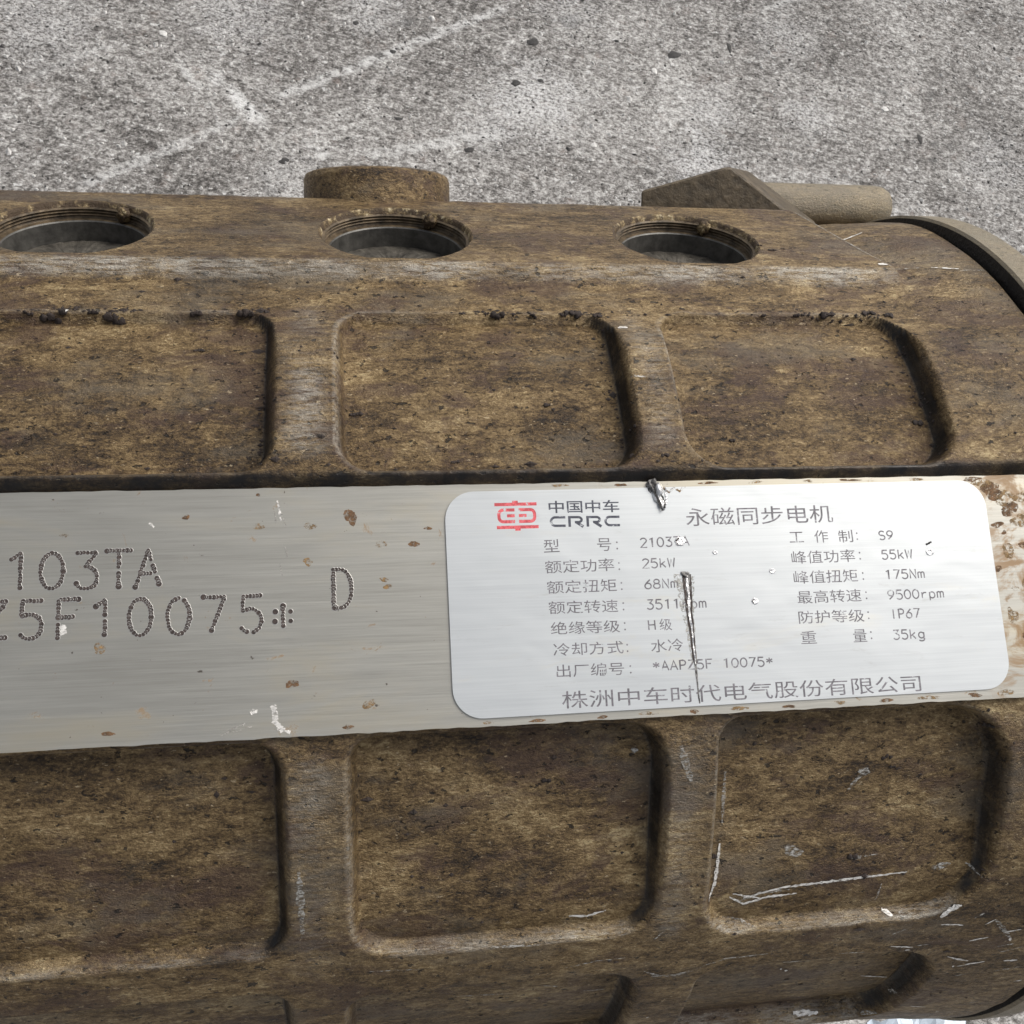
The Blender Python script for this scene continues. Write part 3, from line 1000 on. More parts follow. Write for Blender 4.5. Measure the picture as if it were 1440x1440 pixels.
box2(0.0, 1.72, ew - 0.15, 2.28)
box2(3.1, 2.28, 4.1, 2.62)
box2(0.25, -2.28, ew, -1.72)
box2(3.4, -2.62, 4.35, -2.28)
plE = lambda a, b: W(ex + a, ey + b, LABEL_W)
for sgn, cx in ((-1, 3.45), (1, 4.15)):
    e = 2.75
    c_ = 0.75
    pts = [(cx, 1.02), (cx + sgn * (e - c_), 1.02)] + \
          [(cx + sgn * (e - c_ + c_ * math.sin(math.radians(a))), 1.02 - c_ + c_ * math.cos(math.radians(a))) for a in range(15, 91, 15)] + \
          [(cx + sgn * (e - c_ + c_ * math.sin(math.radians(a))), -1.02 + c_ + c_ * math.cos(math.radians(a))) for a in range(90, 181, 15)] + [(cx, -1.02)]
    ribbon(vs, fs, pts, 0.55, plE)
    box2(min(cx, cx + sgn * 1.35), -0.27, max(cx, cx + sgn * 1.35), 0.27)
mesh_obj('printed_emblem', vs, fs, M['print_red'], plate, False)

# ------------------------------------------------------------------ dot-peened characters on the bare flat
STAMP = [('2', -72.86, -11.65, 6.0), ('1', -67.9, -11.6, 6.1), ('0', -63.01, -11.62, 5.94), ('3', -57.74, -11.67, 5.97), ('T', -52.86, -11.6, 5.99),
         ('A', -48.37, -11.65, 6.02), ('Z', -71.28, -19.1, 5.9), ('5', -65.93, -19.2, 6.05), ('F', -60.42, -19.29, 6.07), ('1', -54.95, -19.45, 6.11),
         ('0', -49.44, -19.48, 6.13), ('0', -43.54, -19.54, 6.05), ('7', -38.01, -19.51, 5.97), ('5', -32.2, -19.56, 6.0), ('*', -27.13, -20.2, 6.0),
         ('D', -17.56, -15.93, 6.37)]
sr = random.Random(21)
for ch, cx, cy, h in STAMP:
    vs, fs, fm = [], [], []
    wid = 4.1 if ch not in '*' else 4.6
    star = [[(.25, .78), (.25, .22)]] + [[(x_, y_), (x_ + 0.001, y_)] for x_ in (.115, .385) for y_ in (.37, .63)]
    for st in (star if ch == '*' else STROKES[ch]):
        pts = expand(st)
        pts = [(cx + (px_ - 0.25) / 0.5 * wid, cy + (py_ - 0.5) * h) for px_, py_ in pts]
        # walk the stroke
        dots = []
        acc = 0.0
        step_ = 0.53
        for (a, b) in zip(pts[:-1], pts[1:]):
            d = math.hypot(b[0] - a[0], b[1] - a[1])
            while acc <= d:
                t = acc / d if d else 0
                dots.append((a[0] + (b[0] - a[0]) * t, a[1] + (b[1] - a[1]) * t))
                acc += step_
            acc -= d
        for di, (dx, dy) in enumerate(dots):
            big = 1.22 if di in (0, len(dots) - 1) else 1.0
            dx += sr.uniform(-.05, .05)
            dy += sr.uniform(-.05, .05)
            sc = big * sr.uniform(0.82, 1.18)
            if sr.random() < 0.04:
                continue
            b = len(vs)
            prof = [(0.42, 0.003), (0.355, 0.030), (0.30, 0.026), (0.12, 0.008)]
            seg = 10
            for rad, z in prof:
                for k in range(seg):
                    t = 2 * math.pi * k / seg
                    vs.append(W(dx + rad * sc * math.cos(t), dy + rad * sc * math.sin(t), z + sr.uniform(0, 0.012)))
            for i in range(3):
                for k in range(seg):
                    k2 = (k + 1) % seg
                    fs.append((b + i * seg + k, b + i * seg + k2, b + (i + 1) * seg + k2, b + (i + 1) * seg + k))
                    fm.append(0 if i == 0 else 1)
            fs.append(tuple(b + 3 * seg + k for k in range(seg)))
            fm.append(1)
    mesh_obj('stamped_character', vs, fs, None, flat, True, [M['crater'], M['pit']], fm)


# ------------------------------------------------------------------ stains, scratches and lumps
def blob(rx, ry, n, r_, rough=0.3):
    ph = [r_.uniform(0, 6.28) for _ in range(4)]
    am = [r_.uniform(0.3, 1) for _ in range(4)]
    pts = []
    for k in range(n):
        t = 2 * math.pi * k / n
        d = 1 + rough * sum(am[i] * math.sin((i + 2) * t + ph[i]) / (i + 1.3) for i in range(4)) + r_.uniform(-.08, .08)
        pts.append((rx * d * math.cos(t), ry * d * math.sin(t)))
    return pts


def stain(name, x, v, rx, ry, mat, seed, z=0.006, hgt=0.03, parent=None):
    r_ = random.Random(seed)
    pts = blob(rx, ry, 26, r_)
    vs = [W(x, v, z + hgt)]
    for f in (0.55, 1.0):
        for (a, b) in pts:
            vs.append(W(x + a * f, v + b * f, z + (hgt * r_.uniform(0.4, 1.2) if f < 1 else 0)))
    n = len(pts)
    fs = [(0, 1 + k, 1 + (k + 1) % n) for k in range(n)]
    fs += [(1 + k, 1 + n + k, 1 + n + (k + 1) % n, 1 + (k + 1) % n) for k in range(n)]
    return mesh_obj(name, vs, fs, mat, parent or flat, True)


RUST = [(-15.92, -3.94, 1.0, 1.35, 1), (-22.61, -5.36, 0.92, 0.6, 0), (-23.03, -11.32, 0.8, 0.6, 0), (-42.5, -3.4, 0.55, 0.42, 1),
        (-10.84, -8.79, 1.05, 0.7, 0), (-5.49, -8.82, 0.9, 0.5, 1), (-25.76, -31.15, 1.2, 0.55, 1), (-53.9, -37.46, 0.95, 0.36, 1),
        (-10.64, -14.68, 0.75, 0.4, 0), (-10.09, -15.89, 0.7, 0.4, 0), (-31.02, -5.15, 1.0, 0.55, 0), (-16.99, -38.4, 0.8, 0.4, 1),
        (-13.6, -34.91, 1.05, 0.7, 0), (101.9, -1.7, 2.3, 1.6, 1), (104.95, -5.2, 1.9, 1.2, 1), (102.05, -8.1, 1.1, 0.6, 1), (103.2, -9.6, 0.5, 0.4, 1),
        (100.9, -16.3, 0.8, 0.6, 1), (-55.49, -24.19, 0.9, 0.9, 0), (-61.36, -5.92, 0.6, 0.36, 0), (-3.01, -6.2, 0.6, 0.3, 1), (-31.0, 0.13, 0.36, 0.26, 1),
        (98.2, 0.6, 1.8, 0.45, 1), (87, 0.75, 1.4, 0.3, 0), (66, 0.8, 0.9, 0.25, 0), (74, 0.85, 2.0, 0.22, 1), (47, 0.8, 1.6, 0.25, 1), (107.5, -3.0, 1.5, 1.0, 0),
        (106.5, -12, 0.9, 0.5, 1), (103.8, -20, 0.8, 0.4, 0), (104.5, -28.4, 0.7, 0.6, 1), (58, -38.9, 1.1, 0.3, 1), (25, -39.0, 0.8, 0.3, 1), (6, -38.9, 1.0, 0.3, 0), (14, -39.0, 1.4, 0.25, 1), (33, -38.8, 1.6, 0.3, 0), (41, -38.9, 0.7, 0.4, 1),
        (49, -38.8, 1.8, 0.3, 0), (67, -38.8, 1.6, 0.35, 0), (76, -38.8, 1.1, 0.4, 1), (84, -38.7, 2.0, 0.35, 0), (93, -38.7, 1.2, 0.4, 1), (99, -38.5, 1.5, 0.6, 0),
        (100.2, -0.2, 2.2, 0.8, 0), (104.2, -3.2, 2.6, 1.4, 0), (107.0, -7.5, 2.0, 1.3, 0), (103.5, -13.0, 1.2, 1.4, 0), (106.8, -19, 1.6, 1.0, 0), (102.6, -25.0, 1.0, 1.6, 0), (56, 0.8, 1.3, 0.3, 0), (31, 0.7, 1.0, 0.3, 1), (20, 0.8, 1.5, 0.25, 0)]
for i, (x, v, a, b, d) in enumerate(RUST):
    stain('rust_spot', x, v, a, b, M['rust_dark' if d else 'rust'], 40 + i)


def scr_flat(pts, wd, mat, z, name='scratch', parent=None, seed=1, ridge=0.05):
    r_ = random.Random(seed)
    fine = []
    for (a, b) in zip(pts[:-1], pts[1:]):
        for k in range(6):
            t = k / 6
            fine.append((a[0] + (b[0] - a[0]) * t + r_.uniform(-.06, .06), a[1] + (b[1] - a[1]) * t))
    fine.append(pts[-1])
    vs, fs = [], []
    w_ = [wd(i / (len(fine) - 1)) * r_.uniform(0.6, 1.35) if callable(wd) else wd * r_.uniform(0.6, 1.35) for i in range(len(fine))]
    ribbon(vs, fs, fine, lambda t: w_[min(len(w_) - 1, int(round(t * (len(w_) - 1))))], lambda a, b: W(a, b, z + r_.uniform(0, ridge)))
    return mesh_obj(name, vs, fs, mat, parent or plate, False)


# the long gouge through the nameplate
G0 = [(41.45, -15.2), (41.5, -18.2), (41.42, -21.9), (41.6, -25.6), (41.7, -30.5), (41.95, -37.6)]
scr_flat([(x + 0.05, y) for x, y in G0], lambda t: 1.15 * (1 - t) ** 1.2 + 0.2, M['gouge'], 0.312, 'gouge', seed=2)
scr_flat([(x - 1.0 + 0.15 * i, y - 0.3) for i, (x, y) in enumerate(G0[:5])], lambda t: 1.9 * (1 - t) + 0.2, M['scuffed'], 0.308, 'gouge', seed=22, ridge=0.02)
scr_flat([(x + 0.9 - 0.14 * i, y - 0.6) for i, (x, y) in enumerate(G0[:5])], lambda t: 0.9 * (1 - t) + 0.15, M['scuffed'], 0.309, 'gouge', seed=23, ridge=0.02)
scr_flat([(x - 0.55 + 0.1 * i, y + 0.2) for i, (x, y) in enumerate(G0[:5])], lambda t: 0.32, M['pit'], 0.33, 'gouge', seed=3)
scr_flat([(x + 0.1, y - 0.5) for x, y in G0[:5]], lambda t: 0.42 * (1 - 0.5 * t), M['shine'], 0.36, 'gouge', seed=4, ridge=0.12)
scr_flat([(x + 0.75 - 0.13 * i, y - 0.3) for i, (x, y) in enumerate(G0[:5])], lambda t: 0.28, M['pit'], 0.34, 'gouge', seed=5)


def lump(name, x, v, w, rx, ry, rz, mat, parent, seed, sub=3, rough=0.35):
    r_ = random.Random(seed)
    bm = bmesh.new()
    bmesh.ops.create_icosphere(bm, subdivisions=sub, radius=1.0)
    ph = [(r_.uniform(1.5, 4), r_.uniform(1.5, 4), r_.uniform(1.5, 4), r_.uniform(0, 6)) for _ in range(4)]
    for q_ in bm.verts:
        c = q_.co.copy()
        d = 1 + rough * sum(math.sin(p[0] * c.x + p[1] * c.y + p[2] * c.z + p[3]) for p in ph) / 3 + r_.uniform(-.1, .1) * rough * 2
        q_.co = W(x + c.x * rx * d, v + c.y * ry * d, w + c.z * rz * d)
    return bm_obj(name, bm, mat, parent, True)


lump('torn_foil', 36.6, 0.4, 0.2, 0.8, 1.25, 0.7, M['gouge'], plate, 5, rough=0.7)
lump('torn_foil', 37.5, -0.9, 0.35, 0.75, 1.35, 0.65, M['shine'], plate, 6, rough=0.6)
lump('torn_foil', 38.2, -2.8, 0.3, 0.5, 1.25, 0.3, M['shine'], plate, 7, rough=0.6)
scr_flat([(36.6, 0.2), (37.0, -1.2), (37.6, -2.6), (38.1, -4.2)], 0.42, M['dark'], 0.75, 'torn_foil', seed=8)
scr_flat([(37.4, 0.2), (38.0, -1.2), (38.6, -2.6), (38.5, -3.8)], 0.30, M['dark'], 0.72, 'torn_foil', seed=9)
scr_flat([(38.6, 0.1), (39.6, -0.9), (40.6, 0.0), (41.6, -0.7), (42.6, 0.2)], 0.38, M['rust'], 0.32, 'torn_foil', seed=10)
scr_flat([(39.0, 0.0), (39.1, -1.8), (38.8, -3.2)], 0.30, M['shine'], 0.34, 'torn_foil', seed=12, ridge=0.2)
lump('gouge', 41.3, -15.5, 0.3, 0.75, 0.55, 0.22, M['gouge'], plate, 15, rough=0.7)
# dents knocked into the plate
for (x, y, s_, sd_) in ((40.9, -9.7, 1.0, 1), (87.7, -12.9, 0.75, 2), (53.6, -20.6, 0.65, 3), (47.1, -11.8, 0.45, 4), (57.3, -15.4, 0.55, 6)):
    vs, fs, fm = [], [], []
    r_ = random.Random(sd_)
    prof = [(1.0, 0.302), (0.8, 0.42), (0.55, 0.34), (0.25, 0.312)]
    for rad, z in prof:
        for k in range(18):
            t = 2 * math.pi * k / 18
            d = rad * s_ * (1 + r_.uniform(-.12, .12))
            vs.append(W(x + d * math.cos(t), y + d * 0.85 * math.sin(t), z + r_.uniform(0, .04)))
    for i in range(3):
        for k in range(18):
            k2 = (k + 1) % 18
            fs.append((i * 18 + k, i * 18 + k2, (i + 1) * 18 + k2, (i + 1) * 18 + k))
            fm.append(1 if (i == 1 and 4 < k < 12 and sd_ in (1, 3)) else 0)
    fs.append(tuple(54 + k for k in range(18)))
    fm.append(0)
    mesh_obj('dent', vs, fs, None, plate, True, [M['shine'], M['pit']], fm)
scr_flat([(87.2, -11.5), (88.3, -11.0)], 0.35, M['dark'], 0.32, seed=31)
# scuffs on the bare flat
for i, (x, v, L_, an, wd) in enumerate([(-28.6, -35.6, 2.6, -80, 0.9), (-28.0, -37.6, 2.4, -50, 0.8), (-27.2, -38.4, 2.2, -20, 0.5), (-31.8, -35.3, 1.1, 10, 0.6),
                                       (-34.5, -37.6, 3.0, 25, 0.3), (-33.5, -37.9, 3.2, 15, 0.25), (-35.6, -38.1, 2.6, 30, 0.25), (-27.6, -2.6, 3.4, -80, 0.35),
                                       (-26.9, -4.2, 2.4, -70, 0.3), (-28.3, -3.6, 2.2, -85, 0.25), (-26.6, -9.3, 2.2, -75, 0.25), (-27.4, -12.5, 2.0, -80, 0.2),
                                       (-47.9, -4.6, 1.0, -40, 0.35), (-61.0, -21.0, 1.6, -80, 0.8)]):
    t = math.radians(an)
    scr_flat([(x - math.cos(t) * L_ / 2, v - math.sin(t) * L_ / 2), (x, v + 0.1), (x + math.cos(t) * L_ / 2, v + math.sin(t) * L_ / 2)],
             wd, M['scratch'] if wd > 0.3 else M['scratch_dull'], 0.008, 'scuff', flat, 60 + i, 0.06)


def scr_body(pts, wd, mat, seed, name='scratch'):
    """thin strip that follows the casting; pts in (x mm, angle deg)"""
    r_ = random.Random(seed)
    fine = []
    for (a, b) in zip(pts[:-1], pts[1:]):
        L_ = math.hypot(b[0] - a[0], (b[1] - a[1]) * 1.8)
        n = max(2, int(L_ / 0.5))
        for k in range(n):
            t = k / n
            fine.append((a[0] + (b[0] - a[0]) * t + r_.uniform(-.04, .04), a[1] + (b[1] - a[1]) * t + r_.uniform(-.04, .04)))
    fine.append(pts[-1])
    m_ = len(fine)
    ws = [wd * (0.35 + 0.65 * math.sin(math.pi * min(1, max(0.06, i / (m_ - 1))))) * r_.uniform(0.55, 1.3) for i in range(m_)]
    vs, fs = [], []
    ribbon(vs, fs, [(x, a * 1.803) for x, a in fine], lambda t: ws[min(m_ - 1, int(round(t * (m_ - 1))))],
           lambda x, y: surf(x, y / 1.803, 0.16))
    return mesh_obj(name, vs, fs, mat, motor, False)


SCR = [('b', 0.5, [(94.66, -41.74), (99.47, -42.14)]), ('b', 0.5, [(102.3, -44.87), (105.72, -44.26)]), ('b', 0.4, [(103.87, -42.07), (105.58, -41.28)]), ('d', 1.2, [(105.58, -41.28), (110.35, -44.44)]), ('b', 0.6, [(99.56, -47.83), (102.16, -48.44), (104.45, -48.76)]), ('b', 0.5, [(102.86, -49.97), (105.45, -49.37), (108.0, -48.94)]), ('b', 0.7, [(111.96, -48.83), (114.72, -48.71)]), ('d', 0.4, [(104.03, -52.14), (106.26, -51.65)]), ('b', 0.4, [(85.76, -44.83), (90.68, -45.36)]), ('d', 0.5, [(91.15, -45.14), (93.84, -45.1)]), ('b', 0.5, [(88.75, -57.54), (95.82, -59.13)]), ('b', 0.5, [(101.39, -61.94), (105.24, -62.32)]), ('b', 0.6, [(109.24, -64.62), (110.08, -64.63)]), ('d', 0.4, [(112.58, -60.83), (115.42, -60.0)]), ('b', 0.5, [(117.78, -53.73), (119.3, -53.45)]), ('d', 0.4, [(84.16, -42.85), (87.43, -42.03)]), ('b', 0.5, [(89.25, -45.77), (90.36, -45.86)]), ('b', 1.5, [(93.9, -40.55), (95.46, -39.56), (97.51, -38.94)]), ('b', 0.9, [(82.36, -39.74), (84.29, -40.18)]), ('d', 0.7, [(85.6, -40.01), (87.43, -40.32)]), ('d', 0.7, [(94.76, -68.04), (97.32, -66.54)]), ('b', 0.6, [(21.22, -36.97), (24.51, -37.18), (27.99, -36.64)]), ('b', 0.7, [(51.16, -36.23), (54.15, -37.35), (58.82, -36.66), (64.36, -36.51)]), ('b', 0.6, [(53.97, -36.57), (61.37, -35.62), (74.62, -35.26), (86.0, -34.96)]), ('d', 0.7, [(53.36, -36.91), (57.3, -36.03), (62.84, -35.97)]), ('b', 0.4, [(51.78, -35.91), (57.46, -36.77)]), ('d', 0.4, [(74.46, -32.74), (79.82, -32.57)]), ('d', 0.4, [(80.66, -38.49), (81.24, -36.05)]), ('d', 0.9, [(72.7, -24.91), (73.79, -23.96), (75.58, -22.96)]), ('d', 0.5, [(97.8, -34.41), (100.35, -35.45)]), ('d', 1.6, [(38.92, -17.74), (39.73, -19.32), (41.0, -21.37)]), ('d', 0.8, [(48.87, -21.94), (48.88, -24.75), (48.98, -28.03)]), ('b', 0.8, [(48.71, -29.99), (48.14, -34.35), (47.13, -36.36)]), ('b', 0.5, [(80.0, -69.42), (85.93, -69.46)]), ('d', 0.5, [(18.48, -51.25), (22.85, -51.95)]), ('d', 0.35, [(21.04, -43.21), (26.91, -42.52), (32.27, -42.49)]), ('d', 0.7, [(37.97, -46.18), (42.89, -46.36), (47.51, -45.46)]), ('d', 0.6, [(36.31, -45.12), (40.11, -46.37)]), ('d', 0.5, [(47.42, -45.19), (52.0, -44.2), (60.41, -44.02)]), ('d', 0.5, [(37.08, -39.97), (38.84, -38.83)]), ('d', 0.5, [(35.37, 19.84), (38.81, 19.58)]), ('b', 0.6, [(96.44, 50.54), (104.7, 52.74)]), ('b', 0.6, [(110.93, 40.3), (116.24, 39.18)]), ('d', 0.35, [(102.48, 41.04), (109.59, 40.39)]), ('d', 0.5, [(115.96, 38.68), (121.64, 38.61)]), ('d', 1.5, [(-25.63, -27.88), (-25.51, -31.42), (-25.45, -35.54)]), ('d', 0.5, [(50.41, -38.89), (56.51, -40.07)]), ('d', 0.5, [(108.69, -45.98), (111.75, -45.48)]), ('d', 0.5, [(109.86, -47.08), (114.03, -46.03)]), ('d', 0.5, [(111.24, -51.19), (116.65, -50.1)]), ('d', 0.4, [(97.39, -61.81), (97.87, -60.23)]), ('d', 0.4, [(75.36, -45.26), (80.59, -45.43)]), ('d', 0.4, [(64.01, -45.86), (69.61, -46.08)]), ('d', 0.5, [(6.93, -39.05), (15.9, -39.31)]), ('d', 0.4, [(27.52, -53.64), (31.91, -53.82)]), ('d', 0.35, [(-14.35, -40.93), (-5.62, -41.3)]), ('d', 0.35, [(1.88, -51.88), (13.07, -52.55)]), ('b', 0.35, [(108.56, -43.43), (111.76, -42.97)]), ('d', 0.45, [(101.14, -41.0), (102.73, -40.24)])]
for i, (t_, w_, pts_) in enumerate(SCR):
    scr_body(pts_, w_ * 0.9, M['scratch' if t_ == 'b' else 'scratch_dull'], 200 + i)

scr_body([(100.4, 39.4), (97.5, 45.5), (93.6, 55.0), (92.2, 58.6)], 0.42, M['scratch_dull'], 291)
scr_body([(92.0, 58.3), (96.0, 58.2)], 0.6, M['scratch'], 292)


def local(x, a):
    o_ = surf(x, a)
    ux_ = surf(x + 0.4, a) - surf(x - 0.4, a)
    ua_ = surf(x, a + 0.25) - surf(x, a - 0.25)
    ux_.normalize()
    n_ = ux_.cross(ua_).normalized()
    ua_ = n_.cross(ux_)
    return o_, ux_ * MM, ua_ * MM, n_ * MM


def patch(x, a, rx, ry, mat, seed, off=0.12):
    r_ = random.Random(seed)
    pts = blob(rx, ry, 22, r_, 0.35)
    vs = [surf(x, a, off)]
    for f in (0.5, 1.0):
        for (p, q_) in pts:
            vs.append(surf(x + p * f, a + q_ * f / 1.803, off))
    n = len(pts)
    fs = [(0, 1 + k, 1 + (k + 1) % n) for k in range(n)]
    fs += [(1 + k, 1 + n + k, 1 + n + (k + 1) % n, 1 + (k + 1) % n) for k in range(n)]
    return mesh_obj('bare_patch', vs, fs, mat, motor, True)


for i, (t_, x_, a_, p_, q_) in enumerate([('d', 62.87, -31.49, 1.96, 1.04), ('d', 75.57, -22.88, 1.04, 0.78), ('d', 32.15, -18.94, 0.69, 0.65), ('d', 92.73, -34.59, 1.61, 0.78), ('b', 36.8, 27.78, 0.92, 0.52), ('b', 99.07, 40.08, 1.04, 0.65), ('d', 75.46, -32.78, 0.81, 0.52), ('b', 68.63, -53.0, 0.23, 0.26), ('b', 40.33, -56.02, 0.23, 0.26), ('b', -66.18, 30.56, 0.35, 0.33), ('b', 69.97, -53.54, 0.35, 0.39), ('b', 96.85, -39.11, 0.58, 0.39), ('b', 110.51, -44.69, 0.35, 0.39), ('b', 102.11, -49.97, 0.23, 0.26)]):
    patch(x_, a_, p_, q_, M['scratch' if t_ == 'b' else 'scratch_dull'], 300 + i)

CLUMP = [(-68.33, 30.27, 2.75, 1.2), (-57.94, 30.23, 1.62, 1.35), (-43.39, 30.34, 1.12, 0.6), (-34.45, 30.35, 1.62, 1.05), (12.98, 30.54, 1.38, 1.2), (27.8, 30.84, 1.75, 1.2), (32.69, 30.49, 0.75, 0.75), (81.25, 31.0, 1.62, 1.05), (90.34, 31.34, 1.5, 0.9), (94.49, 30.96, 0.88, 0.75), (-17.96, 22.58, 0.38, 1.8), (-14.67, 17.04, 1.38, 0.6), (74.76, 45.97, 0.5, 1.35), (76.65, 44.29, 1.12, 0.45), (92.51, 15.48, 0.88, 1.35), (16.51, -21.63, 0.88, 0.45), (79.82, -21.43, 1.12, 0.75), (81.1, -22.61, 0.62, 0.38), (82.26, -22.81, 0.5, 0.38), (47.87, -31.45, 0.62, 0.6), (86.79, -23.73, 0.5, 0.3), (97.52, -17.85, 0.62, 0.6), (74.58, -32.58, 0.88, 0.9), (97.21, -18.02, 0.5, 0.45), (50.66, 31.82, 0.5, 0.45), (-42.46, 25.74, 1.25, 0.45), (-61.51, 30.32, 1.0, 0.6), (-72.56, 30.28, 1.0, 0.6), (34.74, 14.17, 0.5, 0.75), (39.33, 10.49, 0.75, 0.45), (2.5, 11.29, 0.88, 0.45), (20.31, 18.07, 0.62, 0.45), (54.42, 13.38, 0.5, 0.45), (79.34, 44.86, 0.5, 0.3), (-6.47, 33.59, 0.38, 1.2), (-4.96, 33.61, 0.25, 0.9), (19.98, 30.51, 0.62, 0.45), (6.09, 30.66, 0.62, 0.45), (74.3, 30.83, 0.75, 0.45), (67.44, 30.84, 0.5, 0.45), (-25.09, 32.97, 0.38, 1.2)]
for i, (x_, a_, p_, q_) in enumerate(CLUMP):
    r_ = random.Random(400 + i)
    bm = bmesh.new()
    k_ = max(1, int(round(p_ / max(q_, 0.3) * 1.5)))
    for j in range(k_ + 1):
        g = bmesh.ops.create_icosphere(bm, subdivisions=2, radius=1.0)
        f_ = (j - k_ / 2) / max(1, k_) * 1.6
        sc_ = r_.uniform(0.55, 1.0)
        cx_, ca_ = x_ + f_ * p_ * 0.75, a_ + r_.uniform(-.25, .25) * q_ / 1.8
        rad_ = min(p_, q_) * 0.85 * sc_
        o_, ux_, ua_, n_ = local(cx_, ca_)
        for v in g['verts']:
            c = v.co * (1 + r_.uniform(-.38, .38))
            v.co = o_ + ux_ * (c.x * max(rad_, p_ / (k_ + 1))) + ua_ * (c.y * rad_) + n_ * (c.z * min(0.6, rad_ * 0.55) + 0.05)
    bm_obj('dirt_clump', bm, M['clump'], motor, True)

vs, fs = [], []
cr_ = random.Random(900)
OCT = [(1, 0, 0), (-1, 0, 0), (0, 1, 0), (0, -1, 0), (0, 0, 1), (0, 0, -1)]
OCF = [(0, 2, 4), (2, 1, 4), (1, 3, 4), (3, 0, 4), (2, 0, 5), (1, 2, 5), (3, 1, 5), (0, 3, 5)]
for i in range(520):
    t = cr_.random()
    if t < 0.32:
        x, a = cr_.choice((-66, -57, -35, 13, 28, 81, 91, cr_.uniform(-72, 97), cr_.uniform(-72, 97))) + cr_.gauss(0, 2.6), 30.7 + abs(cr_.gauss(0, 0.4)) - 0.2
    elif t < 0.55:
        x, a = cr_.choice((-27.8, 36.4, 97.6)) - 2.6 - abs(cr_.gauss(0, 1.2)), cr_.uniform(10, 29)
    elif t < 0.65:
        x, a = cr_.uniform(-72, 97), 9.6 + cr_.random() * 1.4
    elif t < 0.80:
        x, a = cr_.uniform(-72, 118), cr_.uniform(10, 38)
    else:
        x, a = cr_.uniform(-60, 112), cr_.uniform(-60, -16)
    s_ = cr_.uniform(0.14, 0.42) * (1.8 if cr_.random() < 0.08 else 1)
    k = len(vs)
    el_ = cr_.uniform(0.8, 2.2)
    o_, ux_, ua_, n_ = local(x, a)
    for (p, q_, w_) in OCT:
        d = s_ * cr_.uniform(0.6, 1.3)
        vs.append(o_ + ux_ * (p * d * el_) + ua_ * (q_ * d) + n_ * (w_ * d * 0.5 + 0.04))
    fs += [(k + u_, k + v_, k + z_) for u_, v_, z_ in OCF]
tag(mesh_obj('dirt_crumbs', vs, fs, M['clump'], motor, False), kind='stuff')


def stone(name, x, y, rx, ry, mat, seed, hgt=0.55):
    r_ = random.Random(seed)
    bm = bmesh.new()
    bmesh.ops.create_icosphere(bm, subdivisions=1 if rx * ry < 3 else 2, radius=1.0)
    ang = r_.uniform(0, 6.28)
    ph = [(r_.uniform(1.2, 3), r_.uniform(1.2, 3), r_.uniform(1.2, 3), r_.uniform(0, 6)) for _ in range(3)]
    for v in bm.verts:
        c = v.co.copy()
        d = 1 + 0.22 * sum(math.sin(p[0] * c.x + p[1] * c.y + p[2] * c.z + p[3]) for p in ph) / 1.7 + r_.uniform(-.22, .22)
        v.co = Vector((c.x * rx * d, c.y * ry * d, max(c.z, -0.35) * min(rx, ry) * hgt + min(rx, ry) * 0.30 * hgt)) * MM
    o_ = bm_obj(name, bm, mat, None, False)
    o_.location = (x * MM, y * MM, 0)
    return o_


BITS = [(77.2, 323.6, 9, 6, 'k', 'flat dark stone chip on the concrete at the top, above the pale patch'),
        (148.2, 319.8, 11, 6, 'k', 'long dark stone chip on the concrete above the lug, larger of two'),
        (178.5, 326.4, 4, 9, 'k', 'narrow upright dark chip on the concrete above the lug'),
        (269.7, 271.3, 4, 9, 'k', 'narrow dark sliver on the concrete above the flange at the right'),
        (78.5, 298.6, 6, 4, 'k', 'small dark chip on the pale dusty patch, right one of a pair'),
        (66.1, 296.6, 7, 5, 'k', 'small dark chip on the pale dusty patch, left one of a pair'),
        (7.9, 312.8, 5, 4, 'k', 'round dark speck on the long pale drag mark in the concrete'),
        (9.1, 272.0, 8, 3, 'k', 'thin dark chip on the concrete above the round boss'),
        (-9.0, 330.0, 5, 4, 'k', 'small dark chip on the concrete at the top, above the long drag mark'),
        (41.1, 255.1, 8, 4, 'k', 'flat dark chip on the concrete just right of the round boss'),
        (-42.4, 245.2, 7, 4, 'k', 'flat dark chip on the concrete just left of the round boss'),
        (136.7, 308.4, 5, 5, 'p', 'round whitish chip on the concrete above the lug'),
        (254.8, 289.9, 6, 5, 'p', 'whitish chip on the concrete above the short pipe stub'),
        (100.7, 260.5, 5, 5, 'p', 'whitish chip on the concrete left of the lug'),
        (-97.5, 317.4, 6, 5, 'p', 'whitish chip on the concrete at upper left beside the short bright scuff')]
for i, (x_, y_, a_, b_, t_, lb_) in enumerate(BITS):
    tag(stone('stone_chip', x_, y_, a_ * 0.30, b_ * 0.36, M['pebble_dark' if t_ == 'k' else 'pebble_pale'], 500 + i, 0.22), lb_, 'stone',
        'stone chips on the concrete')


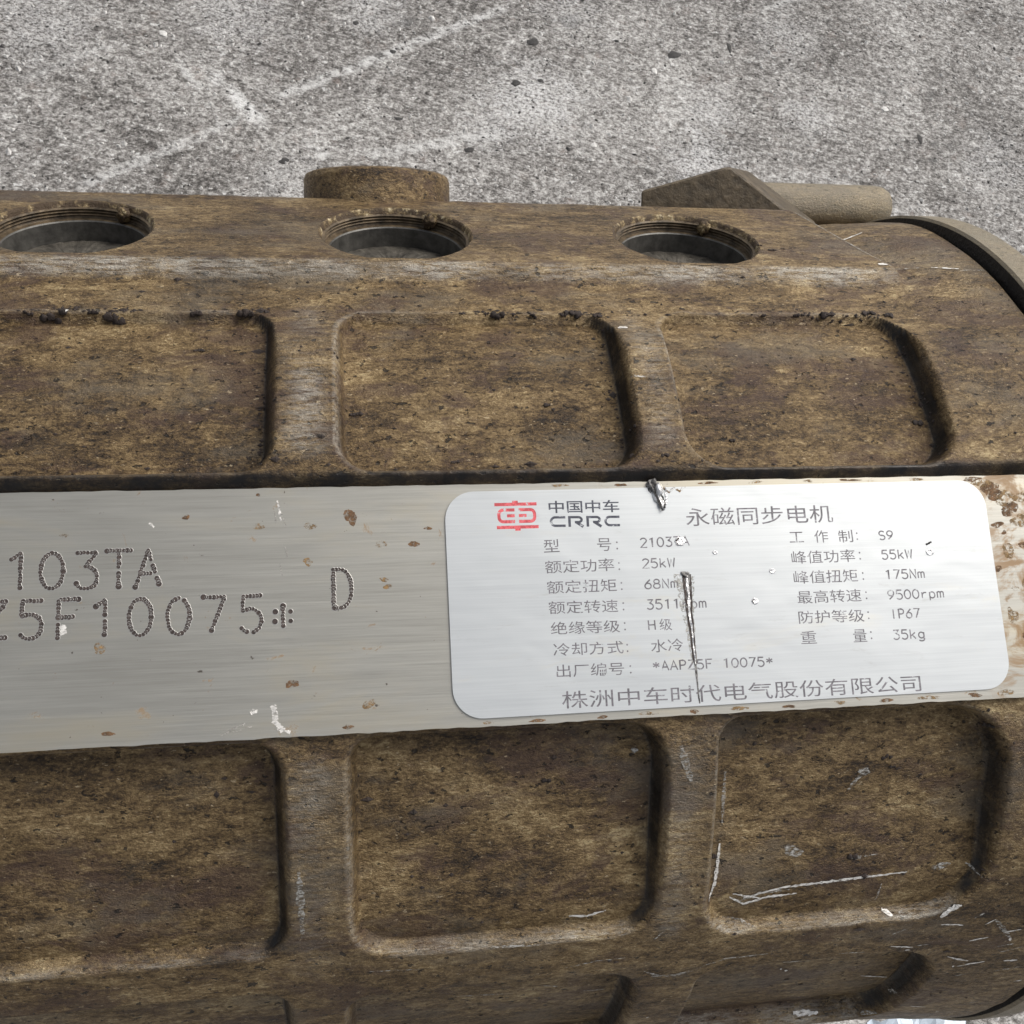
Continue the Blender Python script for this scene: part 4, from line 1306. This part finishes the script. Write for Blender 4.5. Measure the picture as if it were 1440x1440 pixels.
def grit(name, count, mat, seed, lo, hi, label):
    g_ = np.random.default_rng(seed)
    px_ = g_.uniform(-330, 470, count)
    py_ = g_.uniform(150, 520, count)
    near = count // 6
    px_[:near] = g_.uniform(120, 330, near)
    py_[:near] = g_.uniform(-260, -90, near)
    base = np.array([(1, 0, 0), (0.3, 0.9, 0), (-0.8, 0.5, 0), (-0.6, -0.7, 0), (0.5, -0.8, 0), (0.1, 0.1, 0.55)])
    tri = [(0, 1, 5), (1, 2, 5), (2, 3, 5), (3, 4, 5), (4, 0, 5)]
    vs, fs = [], []
    for i in range(count):
        s_ = g_.uniform(lo, hi) * (1.6 if g_.random() < 0.06 else 1)
        t = g_.uniform(0, 6.28)
        c, d = math.cos(t), math.sin(t)
        b = base * s_ * g_.uniform(0.7, 1.25, (6, 1))
        k = len(vs)
        for q_ in b:
            x = q_[0] * 1.25
            y = q_[1] * 0.85
            vs.append(((px_[i] + x * c - y * d) * MM, (py_[i] + x * d + y * c) * MM, q_[2] * MM + 0.00004))
        fs += [(k + a, k + b_, k + c_) for a, b_, c_ in tri]
    o_ = mesh_obj(name, vs, fs, mat, None, False)
    tag(o_, label, 'grit', kind='stuff')


grit('pale_grit', 5200, M['grit'], 1, 0.4, 1.15, 'fine pale grit showing in the worn concrete surface')
grit('dark_grit', 2600, M['pebble_dark'], 2, 0.3, 0.85, 'fine dark grit showing in the worn concrete surface')

# crumpled scrap under the near side of the barrel
vs, fs = [], []
r_ = random.Random(77)
NX_, NY_ = 16, 10
for i in range(NX_):
    for j in range(NY_):
        x = 154 + 36 * i / (NX_ - 1) + r_.uniform(-.8, .8)
        y = -142 + 25 * j / (NY_ - 1) + r_.uniform(-.8, .8)
        vs.append((x * MM, y * MM, (2.0 + 1.8 * math.sin(i * 0.9 + j * 0.5) + r_.uniform(0, 1.6)) * MM))
for i in range(NX_ - 1):
    for j in range(NY_ - 1):
        k = i * NY_ + j
        fs.append((k, k + NY_, k + NY_ + 1, k + 1))
sc_ = mesh_obj('plastic_scrap', vs, fs, M['plastic'], None, False)
so = sc_.modifiers.new('thickness', 'SOLIDIFY')
so.thickness = 0.0003
tag(sc_, 'crumpled pale blue plastic scrap on the concrete below the right end of the motor', 'plastic scrap')
